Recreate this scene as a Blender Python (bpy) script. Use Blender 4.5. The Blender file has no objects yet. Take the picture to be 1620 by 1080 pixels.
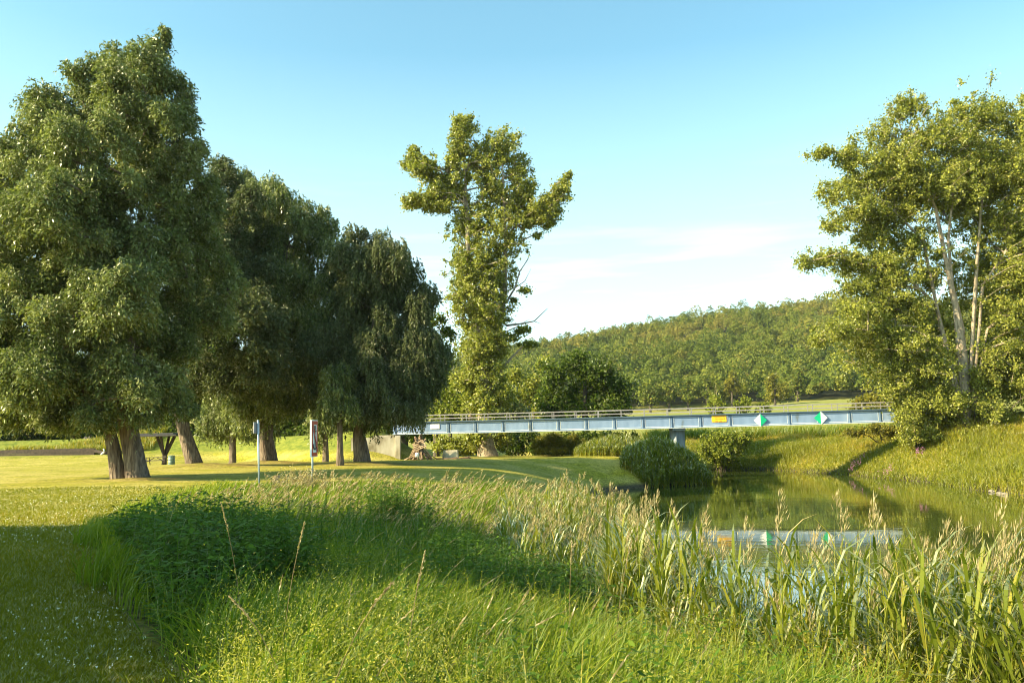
import bpy, math, random
import numpy as np
from mathutils import Matrix, Vector

# ------------------------------------------------------------------ camera, sky, sun, exposure
C = bpy.context.scene.collection
sc = bpy.context.scene
F = 1350.0; CAMZ = 4.7; PITCH = math.radians(6.26); ROLL = math.radians(-1.2)
R = Matrix.Rotation(math.pi / 2 + PITCH, 4, 'X') @ Matrix.Rotation(ROLL, 4, 'Z')
cam_d = bpy.data.cameras.new('camera'); cam = bpy.data.objects.new('camera', cam_d); C.objects.link(cam)
cam.matrix_world = Matrix.Translation((0, 0, CAMZ)) @ R
cam_d.sensor_width = 36; cam_d.lens = F * 36 / 1620; cam_d.clip_start = 0.05; cam_d.clip_end = 6000
sc.camera = cam
SUN_EL = math.radians(29); SUN_TH = math.radians(72)     # theta: from straight behind the camera towards the left
world = bpy.data.worlds.new('World'); sc.world = world; world.use_nodes = True
sun_d = bpy.data.lights.new('sun', 'SUN'); sun_d.energy = 5.0; sun_d.angle = math.radians(0.5); sun_d.color = (1.0, 0.82, 0.50)
sun = bpy.data.objects.new('sun', sun_d); C.objects.link(sun)
SD = Vector((-math.sin(SUN_TH) * math.cos(SUN_EL), -math.cos(SUN_TH) * math.cos(SUN_EL), math.sin(SUN_EL)))
sun.rotation_euler = SD.to_track_quat('Z', 'Y').to_euler()
sc.view_settings.view_transform = 'Standard'; sc.view_settings.look = 'None'
sc.view_settings.exposure = 1.62; sc.view_settings.gamma = 1
sc.cycles.max_bounces = 7; sc.cycles.diffuse_bounces = 3; sc.cycles.glossy_bounces = 3
sc.cycles.transmission_bounces = 4; sc.cycles.transparent_max_bounces = 4
sc.cycles.caustics_reflective = False; sc.cycles.caustics_refractive = False
sc.cycles.use_adaptive_sampling = False
sc.cycles.pixel_filter_type = 'BLACKMAN_HARRIS'; sc.cycles.filter_width = 1.05
SKY_STRENGTH = 0.1

def build_world():
    nt = world.node_tree; N = nt.nodes; L = nt.links; N.clear()
    out = N.new('ShaderNodeOutputWorld'); bg = N.new('ShaderNodeBackground'); bg.inputs[1].default_value = SKY_STRENGTH
    sky = N.new('ShaderNodeTexSky'); sky.sky_type = 'NISHITA'; sky.sun_disc = False
    sky.sun_elevation = SUN_EL; sky.sun_rotation = math.pi + SUN_TH
    sky.air_density = 1.0; sky.dust_density = 2.2; sky.ozone_density = 1.6; sky.altitude = 100
    hs = N.new('ShaderNodeMix'); hs.data_type = 'RGBA'; hs.blend_type = 'MULTIPLY'; hs.inputs[0].default_value = 1
    hs.inputs[7].default_value = (.87, 1.25, 1.05, 1)
    L.new(sky.outputs[0], hs.inputs[6])
    # wisps of cirrus low over the hill
    tc = N.new('ShaderNodeTexCoord'); mp = N.new('ShaderNodeMapping'); mp.inputs[3].default_value = (2.2, 2.2, 22)
    mp.inputs[2].default_value = (0, math.radians(6), 0); mp.inputs[1].default_value = (0.35, 0.2, 0.1)
    L.new(tc.outputs['Generated'], mp.inputs[0])
    no = N.new('ShaderNodeTexNoise'); no.inputs['Scale'].default_value = 1.7; no.inputs['Detail'].default_value = 7; no.inputs['Roughness'].default_value = .55
    L.new(mp.outputs[0], no.inputs[0])
    cr = N.new('ShaderNodeValToRGB'); cr.color_ramp.elements[0].position = .5; cr.color_ramp.elements[1].position = .78
    L.new(no.outputs[0], cr.inputs[0])
    sx = N.new('ShaderNodeSeparateXYZ'); L.new(tc.outputs['Generated'], sx.inputs[0])
    band = N.new('ShaderNodeValToRGB'); e = band.color_ramp.elements
    e[0].position = .06; e[0].color = (0, 0, 0, 1); e[1].position = .16; e[1].color = (1, 1, 1, 1)
    x = e.new(.22); x.color = (.5, .5, .5, 1); x = e.new(.32); x.color = (0, 0, 0, 1)
    L.new(sx.outputs[2], band.inputs[0])
    mu = N.new('ShaderNodeMath'); mu.operation = 'MULTIPLY'; L.new(cr.outputs[0], mu.inputs[0]); L.new(band.outputs[0], mu.inputs[1])
    hz = N.new('ShaderNodeValToRGB'); hz.color_ramp.elements[0].position = 0; hz.color_ramp.elements[0].color = (.62, .62, .62, 1)
    hz.color_ramp.elements[1].position = .42; hz.color_ramp.elements[1].color = (0, 0, 0, 1); x = hz.color_ramp.elements.new(.18); x.color = (.34, .34, .34, 1)
    L.new(sx.outputs[2], hz.inputs[0]); hm = N.new('ShaderNodeMix'); hm.data_type = 'RGBA'; L.new(hz.outputs[0], hm.inputs[0]); L.new(hs.outputs[2], hm.inputs[6]); hm.inputs[7].default_value = (5.0, 5.7, 6.0, 1); hs = hm
    mx = N.new('ShaderNodeMix'); mx.data_type = 'RGBA'; mu2 = N.new('ShaderNodeMath'); mu2.operation = 'MULTIPLY'; mu2.inputs[1].default_value = .34; L.new(mu.outputs[0], mu2.inputs[0]); L.new(mu2.outputs[0], mx.inputs[0]); L.new(hs.outputs[2], mx.inputs[6])
    mx.inputs[7].default_value = (8.2, 7.8, 7.4, 1)
    L.new(mx.outputs[2], bg.inputs[0]); L.new(bg.outputs[0], out.inputs[0])
build_world()

# ------------------------------------------------------------------ projection helpers (pixels of the 1620 x 1080 photograph)
R3 = R.to_3x3(); RN = np.array(R3)
def ray(px, py):
    return R3 @ Vector(((px - 810) / F, -(py - 540) / F, -1.0))
def at(px, py, Y):
    d = ray(px, py); t = Y / d.y
    return Vector((d.x * t, Y, CAMZ + d.z * t))
def onz(px, py, z=0.0):
    d = ray(px, py); t = (z - CAMZ) / d.z
    return Vector((d.x * t, d.y * t, z))

# ------------------------------------------------------------------ object helpers
def tag(o, label=None, cat=None, group=None, kind=None):
    if label: o['label'] = label
    if cat: o['category'] = cat
    if group: o['group'] = group
    if kind: o['kind'] = kind
    return o
def empty(name, loc, label, cat, group=None, rz=0.0):
    o = bpy.data.objects.new(name, None); C.objects.link(o); o.location = loc; o.rotation_euler = (0, 0, rz)
    o.empty_display_size = .2
    return tag(o, label, cat, group)
def link(name, me, mat, parent=None, loc=None):
    o = bpy.data.objects.new(name, me); C.objects.link(o)
    if mat is not None: me.materials.append(mat)
    if parent is not None: o.parent = parent
    if loc is not None: o.location = loc
    return o
def np_mesh(name, V, Fc, tone=None, smooth=False):
    """V (n,3), Fc (m,k) faces of one size."""
    me = bpy.data.meshes.new(name)
    V = np.ascontiguousarray(V, dtype=np.float32); Fc = np.ascontiguousarray(Fc, dtype=np.int32)
    m, k = Fc.shape
    me.vertices.add(len(V)); me.vertices.foreach_set('co', V.ravel())
    me.loops.add(m * k); me.loops.foreach_set('vertex_index', Fc.ravel())
    me.polygons.add(m); me.polygons.foreach_set('loop_start', np.arange(0, m * k, k, dtype=np.int32))
    me.update(calc_edges=True)
    if not smooth:
        me.polygons.foreach_set('use_smooth', np.zeros(m, dtype=bool))
    else:
        me.polygons.foreach_set('use_smooth', np.ones(m, dtype=bool))
    if tone is not None:
        a = me.attributes.new('tone', 'FLOAT', 'FACE'); a.data.foreach_set('value', np.asarray(tone, dtype=np.float32))
    return me
class MB:
    """collects boxes, tubes and prisms into one mesh"""
    def __init__(s): s.v = []; s.f = []
    def add(s, vs, fs):
        b = len(s.v); s.v += [tuple(v) for v in vs]; s.f += [tuple(i + b for i in f) for f in fs]
    def box(s, c, size, rot=None):
        x, y, z = [k / 2 for k in size]; c = Vector(c)
        vs = [Vector((a, b, d)) for d in (-z, z) for b in (-y, y) for a in (-x, x)]
        if rot is not None: vs = [rot @ v for v in vs]
        s.add([c + v for v in vs], [(0, 2, 3, 1), (4, 5, 7, 6), (0, 1, 5, 4), (2, 6, 7, 3), (0, 4, 6, 2), (1, 3, 7, 5)])
    def beam(s, a, b, w, h):
        """a box from point a to point b, w wide sideways, h high"""
        a = Vector(a); b = Vector(b); d = (b - a).normalized()
        up = Vector((0, 0, 1)) if abs(d.z) < .98 else Vector((0, 1, 0))
        sd = d.cross(up).normalized() * (w / 2); u = sd.cross(d).normalized() * (h / 2)
        s.add([a - sd - u, a + sd - u, a + sd + u, a - sd + u, b - sd - u, b + sd - u, b + sd + u, b - sd + u],
              [(0, 1, 2, 3), (7, 6, 5, 4), (0, 4, 5, 1), (1, 5, 6, 2), (2, 6, 7, 3), (3, 7, 4, 0)])
    def tube(s, pts, rad, n=8, rnd=None, cap=True):
        pts = [Vector(p) for p in pts]; b = len(s.v); m = len(pts)
        for i, p in enumerate(pts):
            d = (pts[min(i + 1, m - 1)] - pts[max(i - 1, 0)]).normalized()
            up = Vector((0, 0, 1)) if abs(d.z) < .9 else Vector((0, 1, 0))
            a = d.cross(up).normalized(); c = d.cross(a).normalized()
            for k in range(n):
                t = 2 * math.pi * k / n; rr = rad[i] * (1 if rnd is None else rnd(i, k))
                s.v.append(tuple(p + a * math.cos(t) * rr + c * math.sin(t) * rr))
        for i in range(m - 1):
            for k in range(n):
                s.f.append((b + i * n + k, b + i * n + (k + 1) % n, b + (i + 1) * n + (k + 1) % n, b + (i + 1) * n + k))
        if cap:
            s.f.append(tuple(b + k for k in range(n))[::-1]); s.f.append(tuple(b + (m - 1) * n + k for k in range(n)))
    def prism(s, poly, frm, d):
        """poly 2-D outline placed by frm(x, y, depth) between depth 0 and d"""
        n = len(poly)
        s.add([frm(x, y, 0) for x, y in poly] + [frm(x, y, d) for x, y in poly],
              [tuple(range(n)), tuple(range(2 * n - 1, n - 1, -1))] + [(i, (i + 1) % n + 0, (i + 1) % n + n, i + n)[::-1] for i in range(n)])
    def build(s, name, mat, parent=None, loc=None, smooth=False, bevel=0):
        me = bpy.data.meshes.new(name); me.from_pydata(s.v, [], s.f); me.update()
        import bmesh
        bm = bmesh.new(); bm.from_mesh(me); bmesh.ops.recalc_face_normals(bm, faces=bm.faces)
        bm.to_mesh(me); bm.free()
        if smooth: me.polygons.foreach_set('use_smooth', np.ones(len(me.polygons), dtype=bool))
        o = link(name, me, mat, parent, loc)
        if bevel:
            md = o.modifiers.new('bevel', 'BEVEL'); md.width = bevel; md.segments = 2
        return o

# ------------------------------------------------------------------ materials
def new_mat(name):
    m = bpy.data.materials.new(name); m.use_nodes = True; m.node_tree.nodes.clear(); return m, m.node_tree.nodes, m.node_tree.links
def ramp(N, cols):
    r = N.new('ShaderNodeValToRGB'); e = r.color_ramp.elements
    for i, (p, c) in enumerate(cols):
        x = e[i] if i < 2 else e.new(p)
        x.position = p; x.color = (*c, 1)
    return r
def leaf_mat(name, cols, trans=.35, gloss=.25, rough=.45):
    """cols: ramp over the per-leaf tone"""
    m, N, L = new_mat(name)
    out = N.new('ShaderNodeOutputMaterial'); at_ = N.new('ShaderNodeAttribute'); at_.attribute_name = 'tone'
    r = ramp(N, cols); L.new(at_.outputs['Fac'], r.inputs[0])
    d = N.new('ShaderNodeBsdfDiffuse'); t = N.new('ShaderNodeBsdfTranslucent'); g = N.new('ShaderNodeBsdfGlossy')
    g.inputs['Roughness'].default_value = min(.75, rough + .2)
    hb = N.new('ShaderNodeMix'); hb.data_type = 'RGBA'; hb.blend_type = 'MULTIPLY'; hb.inputs[0].default_value = 1
    hb.inputs[7].default_value = (1.15, 1.25, .45, 1)
    L.new(r.outputs[0], d.inputs[0]); L.new(r.outputs[0], hb.inputs[6]); L.new(hb.outputs[2], t.inputs[0])
    mx = N.new('ShaderNodeMixShader'); mx.inputs[0].default_value = trans
    L.new(d.outputs[0], mx.inputs[1]); L.new(t.outputs[0], mx.inputs[2])
    fr = N.new('ShaderNodeFresnel'); fr.inputs[0].default_value = 1.4
    mm = N.new('ShaderNodeMath'); mm.operation = 'MULTIPLY'; mm.inputs[1].default_value = gloss * .45; L.new(fr.outputs[0], mm.inputs[0])
    m2 = N.new('ShaderNodeMixShader'); L.new(mm.outputs[0], m2.inputs[0]); L.new(mx.outputs[0], m2.inputs[1]); L.new(g.outputs[0], m2.inputs[2])
    g.inputs[0].default_value = (1, 1, .9, 1)
    L.new(m2.outputs[0], out.inputs[0]); return m
def noisy_mat(name, cols, scale=4, detail=6, rough=.8, bump=.3, bscale=None, stretch=(1, 1, 1), metal=0, dist=.02):
    m, N, L = new_mat(name)
    out = N.new('ShaderNodeOutputMaterial'); p = N.new('ShaderNodeBsdfPrincipled')
    p.inputs['Roughness'].default_value = rough; p.inputs['Metallic'].default_value = metal
    tc = N.new('ShaderNodeTexCoord'); mp = N.new('ShaderNodeMapping'); mp.inputs[3].default_value = stretch
    L.new(tc.outputs['Object'], mp.inputs[0])
    n = N.new('ShaderNodeTexNoise'); n.inputs['Scale'].default_value = scale; n.inputs['Detail'].default_value = detail
    L.new(mp.outputs[0], n.inputs[0])
    r = ramp(N, cols); L.new(n.outputs[0], r.inputs[0]); L.new(r.outputs[0], p.inputs[0])
    if bump:
        n2 = N.new('ShaderNodeTexNoise'); n2.inputs['Scale'].default_value = bscale or scale * 2; n2.inputs['Detail'].default_value = 4
        L.new(mp.outputs[0], n2.inputs[0])
        b = N.new('ShaderNodeBump'); b.inputs[0].default_value = bump; b.inputs[1].default_value = dist
        L.new(n2.outputs[0], b.inputs['Height']); L.new(b.outputs[0], p.inputs['Normal'])
    L.new(p.outputs[0], out.inputs[0]); return m
M = {}
M['willow'] = leaf_mat('willow_leaf', [(0, (.065, .09, .024)), (.45, (.15, .18, .052)), (.8, (.26, .285, .10)), (1, (.40, .40, .20))], .26, .5, .4)
M['willow_dark'] = leaf_mat('grey_willow_leaf', [(0, (.055, .072, .03)), (.6, (.10, .12, .05)), (1, (.19, .20, .10))], .28, .3, .5)
M['poplar'] = leaf_mat('poplar_leaf', [(0, (.13, .15, .02)), (.5, (.24, .255, .04)), (.85, (.36, .355, .075)), (1, (.48, .45, .16))], .36, .4, .45)
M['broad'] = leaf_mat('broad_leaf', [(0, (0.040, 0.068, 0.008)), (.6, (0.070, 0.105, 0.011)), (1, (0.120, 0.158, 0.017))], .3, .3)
M['yellow_leaf'] = leaf_mat('yellowing_leaf', [(0, (.12, .15, .02)), (.5, (.19, .22, .03)), (1, (.30, .30, .05))], .4, .3)
M['olive'] = leaf_mat('olive_leaf', [(0, (0.101, 0.106, 0.016)), (.6, (0.176, 0.167, 0.022)), (1, (0.270, 0.223, 0.038))], .35, .3)
M['hill'] = leaf_mat('forest_leaf', [(0, (.04, .065, .014)), (.3, (.09, .12, .022)), (.7, (.15, .165, .03)), (1, (.22, .19, .045))], .25, .1, .6)
M['grass'] = leaf_mat('tall_grass_blade', [(0, (.075, .135, .013)), (.5, (.165, .225, .02)), (.85, (.29, .30, .035)), (1, (.48, .38, .09))], .45, .1, .6)
M['lawn'] = leaf_mat('lawn_blade', [(0, (0.121, 0.134, 0.009)), (.6, (0.210, 0.202, 0.013)), (.88, (0.339, 0.246, 0.024)), (1, (0.581, 0.330, 0.081))], .4, .25, .5)
M['nettle'] = leaf_mat('nettle_leaf', [(0, (0.045, 0.095, 0.010)), (.6, (0.075, 0.142, 0.014)), (1, (0.140, 0.200, 0.021))], .38, .3, .4)
M['froth'] = leaf_mat('herb_leaf', [(0, (0.165, 0.200, 0.020)), (.6, (0.297, 0.300, 0.030)), (1, (0.506, 0.440, 0.120))], .45, .2)
M['reed'] = leaf_mat('reed_blade', [(0, (0.096, 0.134, 0.017)), (.5, (0.183, 0.213, 0.024)), (.85, (0.308, 0.277, 0.033)), (1, (0.469, 0.309, 0.075))], .42, .45, .35)
M['plume'] = leaf_mat('seed_plume', [(0, (.22, .17, .09)), (.5, (.36, .29, .16)), (1, (.55, .46, .28))], .4, .15, .6)
M['straw'] = leaf_mat('dry_straw', [(0, (.25, .19, .10)), (1, (.52, .43, .25))], .3, .15, .6)
M['bank'] = leaf_mat('bank_herb', [(0, (0.117, 0.143, 0.013)), (.45, (0.198, 0.213, 0.017)), (.8, (0.308, 0.266, 0.026)), (1, (0.499, 0.309, 0.057))], .42, .25, .5)
M['clover'] = leaf_mat('clover_flower', [(0, (.5, .5, .44)), (1, (.75, .75, .7))], .3, .1)
M['pink'] = leaf_mat('loosestrife', [(0, (.35, .12, .28)), (1, (.55, .28, .45))], .3, .1)
M['whiteflower'] = leaf_mat('umbel', [(0, (.55, .48, .38)), (1, (.7, .66, .55))], .3, .1)
M['maize'] = leaf_mat('maize_leaf', [(0, (0.108, 0.155, 0.013)), (.7, (0.176, 0.223, 0.022)), (1, (0.486, 0.334, 0.063))], .4, .3)
M['rust_leaf'] = leaf_mat('rust_leaf', [(0, (.12, .035, .015)), (1, (.22, .08, .03))], .3, .1)
M['bark'] = noisy_mat('willow_bark', [(.3, (.055, .038, .026)), (.55, (.16, .12, .085)), (.75, (.27, .215, .16))], 3.0, 8, .95, 1.0, 3.2, (3.2, 3.2, .55), dist=.12)
M['palebark'] = noisy_mat('poplar_bark', [(.3, (.13, .10, .07)), (.5, (.30, .24, .17)), (.75, (.44, .36, .27))], 2.2, 8, .9, .9, 3, (2, 2, .8), dist=.1)
M['darkbark'] = noisy_mat('dark_bark', [(.3, (.035, .028, .02)), (.7, (.10, .08, .055))], 3, 6, .95, .6, 4, (2, 2, .7), dist=.05)
M['deadwood'] = noisy_mat('dead_wood', [(.3, (.25, .2, .15)), (.7, (.42, .36, .29))], 3, 5, .9, .2)

# ------------------------------------------------------------------ terrain
POLY = np.array([(75, -6), (40, -6), (22, -1), (11, 4.5), (8.2, 7.5), (6.3, 10), (4.6, 13.5), (3.3, 18), (2.7, 25), (5.2, 34), (6.2, 45), (5.8, 58), (6.2, 68), (9, 72.5), (13, 74),
                 (16.6, 75.5), (18.2, 82), (17.5, 92), (13, 101), (-5, 109), (-30, 121), (-30, 129), (-5, 118), (15, 110), (22, 104), (25.5, 101.5), (31, 100.5),
                 (33, 92), (34.6, 78), (35.2, 69), (33.6, 60), (32.4, 53), (34, 40), (41, 27), (60, 14), (90, 4)], dtype=float)
for _ in range(2):                                       # round the corners of the shoreline
    Q = np.roll(POLY, -1, 0); POLY = np.stack([POLY * .75 + Q * .25, POLY * .25 + Q * .75], 1).reshape(-1, 2)
def water_sd(x, y):
    """signed distance to the waterline: positive on land"""
    x = np.asarray(x, float); y = np.asarray(y, float)
    d = np.full(x.shape, 1e9); ins = np.zeros(x.shape, bool); n = len(POLY)
    for i in range(n):
        ax, ay = POLY[i]; bx, by = POLY[(i + 1) % n]
        ex, ey = bx - ax, by - ay; t = np.clip(((x - ax) * ex + (y - ay) * ey) / (ex * ex + ey * ey), 0, 1)
        d = np.minimum(d, np.hypot(x - ax - t * ex, y - ay - t * ey))
        c = ((ay > y) != (by > y)) & (x < (bx - ax) * (y - ay) / (by - ay + 1e-12) + ax)
        ins ^= c
    return np.where(ins, -d, d) + np.where(y > 45, 1.5, .5) * (vnoise(x, y, 5, 31) - .5)
def vnoise(x, y, s, seed=0):
    """cheap smooth value noise"""
    x = np.asarray(x, float) / s + seed * 17.3; y = np.asarray(y, float) / s + seed * 9.1
    xi = np.floor(x); yi = np.floor(y); fx = x - xi; fy = y - yi; fx = fx * fx * (3 - 2 * fx); fy = fy * fy * (3 - 2 * fy)
    def h(a, b): 
        v = np.sin(a * 127.1 + b * 311.7 + seed * 13.7) * 43758.5453; return v - np.floor(v)
    return (h(xi, yi) * (1 - fx) + h(xi + 1, yi) * fx) * (1 - fy) + (h(xi, yi + 1) * (1 - fx) + h(xi + 1, yi + 1) * fx) * fy
EMB = [(-16, 93, 5.5), (-22, 98, 5.2), (-32, 106, 5.0), (-60, 114, 4.6), (-140, 120, 4.4)]
def ss(a, b, x): t = np.clip((x - a) / (b - a), 0, 1); return t * t * (3 - 2 * t)
RU = [-.8, -.5, -.25, -.08, .03, .14, .25, .39, .6, .9]; RZ = [40, 50, 56, 62, 80, 97, 104, 119, 116, 80]
def ground(x, y):
    x = np.asarray(x, float); y = np.asarray(y, float)
    sd = water_sd(x, y); u = x / np.maximum(y, 5)
    right = ss(14, 26, x) * ss(50, 56, y + 0 * x) 
    isr = (x > 20 + np.maximum(0, 60 - y) * .2) & (y < 112)
    top = np.where(isr | (y > 99), 2.7, 3.0); k = np.where(isr, 3.2, 4.6)
    z = top * (1 - np.exp(-np.maximum(sd, 0) / k))
    z = np.where((y > 45) & (y < 100) & (x < 20), np.minimum(z, 3.0 - .6 * ss(60, 92, y)), z)
    z = z + .12 * (vnoise(x, y, 7, 1) - .5) * np.clip(sd, 0, 3) / 3
    z = np.where(sd < 0, np.maximum(-1.6, sd * .55), z)
    # path embankment on the left that carries the bridge
    e = np.full(x.shape, -9.0)
    for (ax, ay, az), (bx, by, bz) in zip(EMB[:-1], EMB[1:]):
        ex, ey = bx - ax, by - ay; t = np.clip(((x - ax) * ex + (y - ay) * ey) / (ex * ex + ey * ey), 0, 1)
        d = np.hypot(x - ax - t * ex, y - ay - t * ey)
        e = np.maximum(e, az + t * (bz - az) - .6 * np.maximum(0, d - 1.6))
    z = np.where(sd > 0, np.maximum(z, e), z)
    z = z + .75 * ss(78, 100, y) * ss(-30, -45, x)
    # right-hand bridge head
    d = np.hypot(x - 47, (y - 83)); z = np.where((sd > 0) & (x > 30), z + ss(1, 8, sd) * np.maximum(0, 4.6 - .28 * np.maximum(0, d - 4) - z), z)
    z = z + np.where((x > 26) & (y > 45) & (y < 112), .9 * (vnoise(x, y, 6.5, 33) - .45) * ss(0, 4, sd), 0)
    # mounds round the willow trunks
    for mx, my, mr, mh in MOUNDS: z = z + mh * np.exp(-((x - mx) ** 2 + (y - my) ** 2) / mr ** 2)
    # fields rising to the wooded hill
    z = z + 11 * ss(170, 400, y) + 4 * ss(0.16, .4, u) * ss(230, 330, y) - 4 * ss(380, 470, y) * ss(.16, .4, u)
    rz = np.interp(u, RU, RZ); h = ss(400, 870, y); lin = np.clip((y - 400) / 470, 0, 1)
    z = z + (rz - 12) * (.45 * h + .55 * lin) * (1 - .6 * ss(880, 1600, y))
    z = z + 9 * (vnoise(x, y, 90, 3) - .5) * ss(430, 560, y) + 20 * (vnoise(x, y, 150, 5) - .5) * ss(430, 600, y) * (1 - ss(760, 860, y))
    return z
def gz(x, y): return float(ground(np.array([x]), np.array([y]))[0])
MOUNDS = []
for px, py, Yd, mr, mh in ((222, 757, 40.5, 1.6, .12), (318, 742, 58, 2.6, .32), (420, 735, 64, 2.4, .25), (575, 733, 60, 2.2, .2)):
    p = at(px, py, Yd); MOUNDS.append((p.x, p.y, mr, mh))

def make_ground():
    a = np.linspace(-1, 1, 420); xs = 14 * np.sinh(a * 5.6) / np.sinh(1.4) * 1.0
    xs = np.sign(a) * (np.abs(a) * 40 + 2200 * np.abs(a) ** 6)
    b = np.linspace(0, 1, 520); ys = -25 + 190 * b + 2600 * b ** 7
    X, Y = np.meshgrid(xs + 6, ys)
    Z = ground(X, Y); nx = len(xs); ny = len(ys)
    V = np.stack([X, Y, Z], -1).reshape(-1, 3)
    i = np.arange(ny - 1)[:, None] * nx + np.arange(nx - 1)[None]; i = i.ravel()
    me = np_mesh('ground', V, np.stack([i, i + 1, i + nx + 1, i + nx], -1), smooth=True)
    sd = water_sd(V[:, 0], V[:, 1])
    at1 = me.attributes.new('shore', 'FLOAT', 'POINT'); at1.data.foreach_set('value', sd.astype(np.float32))
    lit = np.zeros(len(V))
    for mx, my, mr, mh in MOUNDS: lit += np.exp(-(((V[:, 0] - mx - .8) / (mr * 1.5)) ** 2 + ((V[:, 1] - my) / (mr * 1.2)) ** 2))
    at2 = me.attributes.new('litter', 'FLOAT', 'POINT'); at2.data.foreach_set('value', np.clip(lit, 0, 1).astype(np.float32))
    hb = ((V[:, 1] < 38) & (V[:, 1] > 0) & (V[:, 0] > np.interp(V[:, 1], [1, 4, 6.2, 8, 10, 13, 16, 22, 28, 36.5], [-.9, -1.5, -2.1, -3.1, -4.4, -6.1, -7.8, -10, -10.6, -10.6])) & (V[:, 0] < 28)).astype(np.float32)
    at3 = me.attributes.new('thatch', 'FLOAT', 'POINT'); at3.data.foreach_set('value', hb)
    m, N, L = new_mat('meadow_ground')
    out = N.new('ShaderNodeOutputMaterial'); p = N.new('ShaderNodeBsdfPrincipled'); p.inputs['Roughness'].default_value = .95
    p.inputs['Specular IOR Level'].default_value = .15
    tc = N.new('ShaderNodeTexCoord')
    def noise(scale, detail=5, st=(1, 1, 1)):
        mp = N.new('ShaderNodeMapping'); mp.inputs[3].default_value = st; L.new(tc.outputs['Object'], mp.inputs[0])
        n = N.new('ShaderNodeTexNoise'); n.inputs['Scale'].default_value = scale; n.inputs['Detail'].default_value = detail; n.inputs['Roughness'].default_value = .62
        L.new(mp.outputs[0], n.inputs[0]); return n.outputs[0]
    def mix(fac, a_, b_, mode='MIX'):
        mx = N.new('ShaderNodeMix'); mx.data_type = 'RGBA'; mx.blend_type = mode
        if isinstance(fac, float): mx.inputs[0].default_value = fac
        else: L.new(fac, mx.inputs[0])
        for s_, q in ((6, a_), (7, b_)):
            if isinstance(q, tuple): mx.inputs[s_].default_value = (*q, 1)
            else: L.new(q, mx.inputs[s_])
        return mx.outputs[2]
    def rmp(x, lo, hi):
        r = N.new('ShaderNodeMapRange'); r.clamp = True; r.inputs[1].default_value = lo; r.inputs[2].default_value = hi; L.new(x, r.inputs[0]); return r.outputs[0]
    sep = N.new('ShaderNodeSeparateXYZ'); L.new(tc.outputs['Object'], sep.inputs[0])
    fine = ramp(N, [(.3, (.17, .165, .012)), (.52, (.28, .255, .02)), (.72, (.40, .33, .045))]); L.new(noise(2.2, 8, (1, .5, 1)), fine.inputs[0])
    patch = ramp(N, [(.42, (0, 0, 0)), (.62, (1, 1, 1))]); L.new(noise(.3, 8, (1, 1.6, 1)), patch.inputs[0])
    lawn = mix(patch.outputs[0], fine.outputs[0], (.40, .33, .09))
    mott = ramp(N, [(.35, (.45, .5, .4)), (.62, (1.15, 1.15, 1.15))]); L.new(noise(7, 9, (1, .6, 1)), mott.inputs[0])
    lawn = mix(1.0, lawn, mott.outputs[0], 'MULTIPLY')
    fieldc = ramp(N, [(.3, (.12, .15, .025)), (.5, (.2, .2, .04)), (.7, (.27, .235, .075))]); L.new(noise(.03, 6, (.4, 1, 1)), fieldc.inputs[0])
    col = mix(rmp(sep.outputs[1], 130., 190.), lawn, fieldc.outputs[0])
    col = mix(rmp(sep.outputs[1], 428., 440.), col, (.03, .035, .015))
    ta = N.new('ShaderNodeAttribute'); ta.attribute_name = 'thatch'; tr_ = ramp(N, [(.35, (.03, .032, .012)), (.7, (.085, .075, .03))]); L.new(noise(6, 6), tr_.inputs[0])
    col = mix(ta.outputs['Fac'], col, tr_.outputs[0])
    la = N.new('ShaderNodeAttribute'); la.attribute_name = 'litter'; lr = ramp(N, [(.35, (0, 0, 0)), (.6, (1, 1, 1))]); L.new(noise(1.8, 8), lr.inputs[0])
    lm = N.new('ShaderNodeMath'); lm.operation = 'MULTIPLY'; L.new(la.outputs['Fac'], lm.inputs[0]); L.new(lr.outputs[0], lm.inputs[1])
    col = mix(lm.outputs[0], col, (.19, .12, .045))
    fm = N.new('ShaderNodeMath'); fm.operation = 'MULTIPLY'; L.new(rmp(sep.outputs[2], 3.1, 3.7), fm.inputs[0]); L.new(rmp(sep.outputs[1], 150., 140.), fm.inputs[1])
    rough = ramp(N, [(.35, (.08, .11, .014)), (.65, (.19, .20, .03))]); L.new(noise(1.6, 8, (1, 1, 2)), rough.inputs[0])  # longer embankment grass; tree shade on the slope is darkened into this colour too
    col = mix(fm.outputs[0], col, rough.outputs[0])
    sh = N.new('ShaderNodeAttribute'); sh.attribute_name = 'shore'
    soil = ramp(N, [(.35, (.035, .028, .018)), (.7, (.10, .085, .05))]); L.new(noise(5, 5), soil.inputs[0])
    col = mix(rmp(sh.outputs['Fac'], .9, .35), col, soil.outputs[0])
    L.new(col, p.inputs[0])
    bp = N.new('ShaderNodeBump'); bp.inputs[0].default_value = .7; bp.inputs[1].default_value = .09; L.new(noise(9, 8), bp.inputs['Height'])
    L.new(bp.outputs[0], p.inputs['Normal']); L.new(p.outputs[0], out.inputs[0])
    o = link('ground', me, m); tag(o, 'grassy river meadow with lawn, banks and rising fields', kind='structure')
make_ground()

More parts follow.
